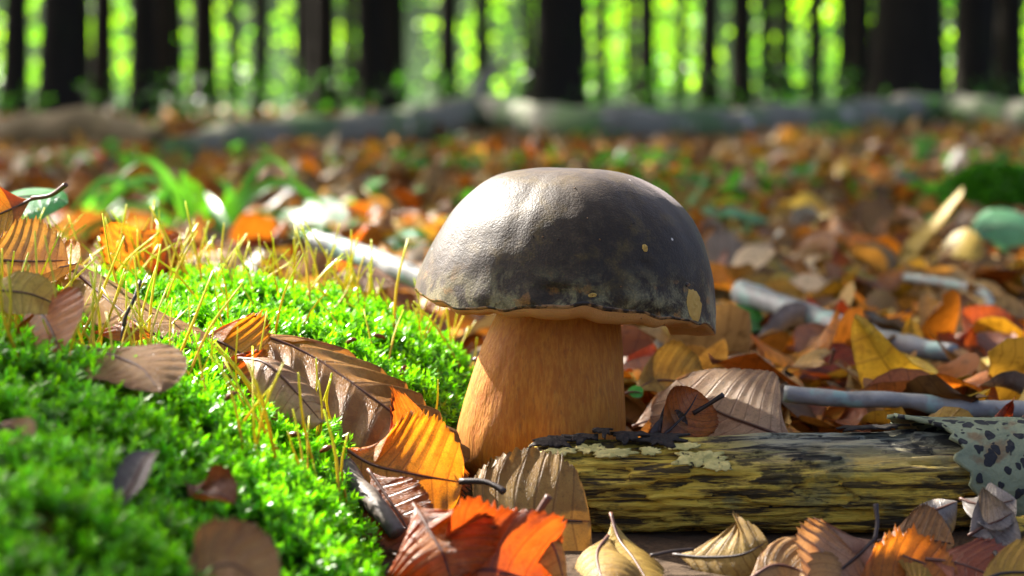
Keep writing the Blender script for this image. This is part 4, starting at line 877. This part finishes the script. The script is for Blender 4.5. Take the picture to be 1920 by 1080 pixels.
# ------------------------------------------------------------------ grass tuft and small green plants
n = NT("grass_blade"); o_ = n.coord(); c_ = n.mix(n.noise(o_, 14, 3), (.05, .20, .02), (.11, .34, .03))
M_grass = n.done(n.n("MixShader", {0: .35, 1: n.bsdf(c_, .3, .55).outputs[0], 2: n.n("BsdfTranslucent", {"Color": n.mix(1.0, c_, (1.5, 1.5, .4), 'MULTIPLY')}).outputs[0]}))
def blade(pts, wd, D0, parent):
    C = spline([P(*p) for p in pts], 24); T = np.gradient(C, axis=0); T /= np.linalg.norm(T, axis=1)[:, None]
    rb_ = np.random.default_rng(int(pts[1][0])); S = np.cross(T, np.array([rb_.uniform(-.25, .35), rb_.uniform(-.8, -.5), .72])); S /= np.linalg.norm(S, axis=1)[:, None]; Nn = np.cross(S, T)
    t = np.linspace(0, 1, 24); ww = wd * .95 * np.sin(np.clip(t * .85 + .15, 0, 1) * math.pi) ** .6
    V = np.stack([C - S * ww[:, None] + Nn * ww[:, None] * .3, C, C + S * ww[:, None] + Nn * ww[:, None] * .3], 1).reshape(-1, 3)
    put(mk("blade", V, grid_faces(24, 3), M_grass), parent)
gt = empty("grass_tuft", tuple(gr(390, 455, 0))); tag(gt, "tuft of arching glossy green grass blades behind the moss", "grass")
for pts, wd in [([(350, 455, 2.1), (335, 370, 2.1), (270, 300, 2.08), (205, 345, 2.06)], .006), ([(365, 460, 2.1), (330, 370, 2.05), (255, 342, 2.0), (150, 440, 1.95)], .0065), ([(345, 460, 2.1), (280, 365, 2.0), (200, 340, 1.95), (130, 400, 1.9)], .0055),
                ([(372, 460, 2.1), (362, 400, 2.1), (350, 350, 2.1), (342, 318, 2.1)], .006), ([(380, 460, 2.1), (385, 400, 2.05), (365, 350, 2.0), (335, 330, 1.95)], .0055), ([(385, 465, 2.1), (420, 400, 2.1), (430, 360, 2.1), (405, 335, 2.1)], .006),
                ([(400, 465, 2.1), (450, 370, 2.12), (505, 300, 2.15), (560, 340, 2.18)], .005), ([(405, 465, 2.1), (470, 370, 2.1), (540, 345, 2.1), (620, 400, 2.1)], .006), ([(330, 470, 2.1), (240, 430, 2.0), (190, 420, 1.95), (120, 470, 1.9)], .006),
                ([(440, 470, 2.0), (400, 395, 2.05), (372, 372, 2.1), (350, 410, 2.1)], .0075), ([(395, 470, 2.1), (440, 430, 2.1), (500, 400, 2.1), (560, 420, 2.1)], .005), ([(360, 465, 2.1), (300, 400, 2.1), (230, 390, 2.1), (170, 430, 2.1)], .005)]:
    blade(pts, wd, 2.1, gt)
bt = empty("grass_shoot", tuple(gr(1725, 320, 0))); tag(bt, "single upright green grass shoot before the right end of the fallen log", "grass")
blade([(1722, 325, 4.2), (1726, 295, 4.2), (1726, 270, 4.2), (1718, 250, 4.2)], .012, 4.2, bt)
blade([(1724, 325, 4.2), (1730, 300, 4.2), (1734, 285, 4.2), (1742, 270, 4.2)], .008, 4.2, bt)
def sprig(label, spots, kind, D, size):
    r = empty("seedling", tuple(P(*spots[0][:2], D))); tag(r, label, "plant", None)
    for i, (px_, py_) in enumerate(spots):
        s = size * (.8 + .4 * ((i * 37) % 10) / 10); hw = s / D * FPX / 2
        V, F, uv = leaf_mesh([P(px_ - hw, py_ + 3, D), P(px_ - hw * .3, py_ - 4, D), P(px_ + hw * .3, py_ - 4, D), P(px_ + hw, py_ + 4, D)], s * .6, (.1 * (i % 3 - 1), -.4, .9), -.3, -.3, .03, 0, nu=10, nv=3, seed=i + 80)
        b = mk("leaf", V, F, LM[kind], uv=uv); put(b, r)
        p = P(px_, py_, D); tv, tf = tube([p, Vector((p.x, p.y, float(ground_z(p.x, p.y)) - .005))], [.0008, .001], 4, 5); put(mk("stem", tv, tf, M_stalk), r)
sprig("seedling with pale green leaves in the litter right of the cap", [(1330, 398), (1372, 400), (1320, 438), (1355, 440), (1405, 410), (1400, 432)], 'mint', 2.2, .034)
sprig("seedling with dark green leaves in the litter left of the cap", [(700, 345), (738, 352), (768, 350), (720, 365)], 'green', 3.2, .05)
sprig("green seedling behind the sunlit stick near the cap", [(735, 455), (770, 440), (790, 462), (745, 470)], 'green', 1.7, .03)
sprig("seedling with pale leaves standing before the grass shoot", [(1660, 358), (1690, 368), (1560, 375), (1600, 368)], 'mint', 2.9, .045)
sprig("green seedling under the right mossy hummock", [(1770, 425), (1790, 415), (1750, 412)], 'green', 2.2, .035)
sprig("green seedling at the left edge of the litter behind the moss", [(620, 440), (660, 425), (690, 445), (600, 430), (575, 440)], 'green', 2.0, .035)
H("smooth pale green rounded leaf under the right mossy hummock", 'mint', [(1810, 455, 1.85), (1850, 428, 1.86), (1900, 425, 1.86), (1950, 450, 1.85)], .05, (0, -.75, .65), cl=-.5, cr=-.5, pleat=.02, ser=0, seed=70)
# mossy hummocks further back
def hummock(label, px, py, rx, ry, rz, cnt_):
    g = gr(px, py, 0); root = empty("moss_hummock", tuple(g)); tag(root, label, "moss")
    k = cnt_; a = rng.uniform(0, 6.283, k); r = np.sqrt(rng.random(k)); x = r * np.cos(a) * rx; y = r * np.sin(a) * ry
    z = rz * np.sqrt(np.clip(1 - r * r, 0, 1)) * (1 + .15 * vnoise(x, y, 60, 2))
    Pt = np.stack([x, y, z], 1) + np.array(g)
    V, F, C = leaf_cloud(Pt, rng.uniform(.008, .016, k), green(k, (.03, .13, .008), (.09, .30, .015)), .35, .8)
    o = mk("shoots", V, F, M_moss, colr=C, smooth=False); put(o, root); tag(o, kind="stuff")
    th_ = np.arange(24) / 24 * 6.283; q = np.linspace(0, 1, 8)[:, None]
    V = np.stack([np.cos(th_) * q * rx * .97 + g.x, np.sin(th_) * q * ry * .97 + g.y, rz * .93 * np.sqrt(np.clip(1 - q * q, 0, 1)) + 0 * th_ + g.z - .004], -1)
    put(mk("soil", V.reshape(-1, 3), grid_faces(8, 24, True), M_msoil), root)
hummock("dark green mossy hummock at the right behind the litter", 1900, 425, .12, .10, .075, 6000)
hummock("small green moss hummock before the middle of the fallen log", 1240, 318, .10, .12, .03, 2500)
hummock("green moss hummock left of the cap behind the sunlit stick", 650, 432, .09, .14, .012, 2500)
hummock("low green moss hummock beside the seedling left of the cap", 1400, 330, .08, .1, .012, 1500)
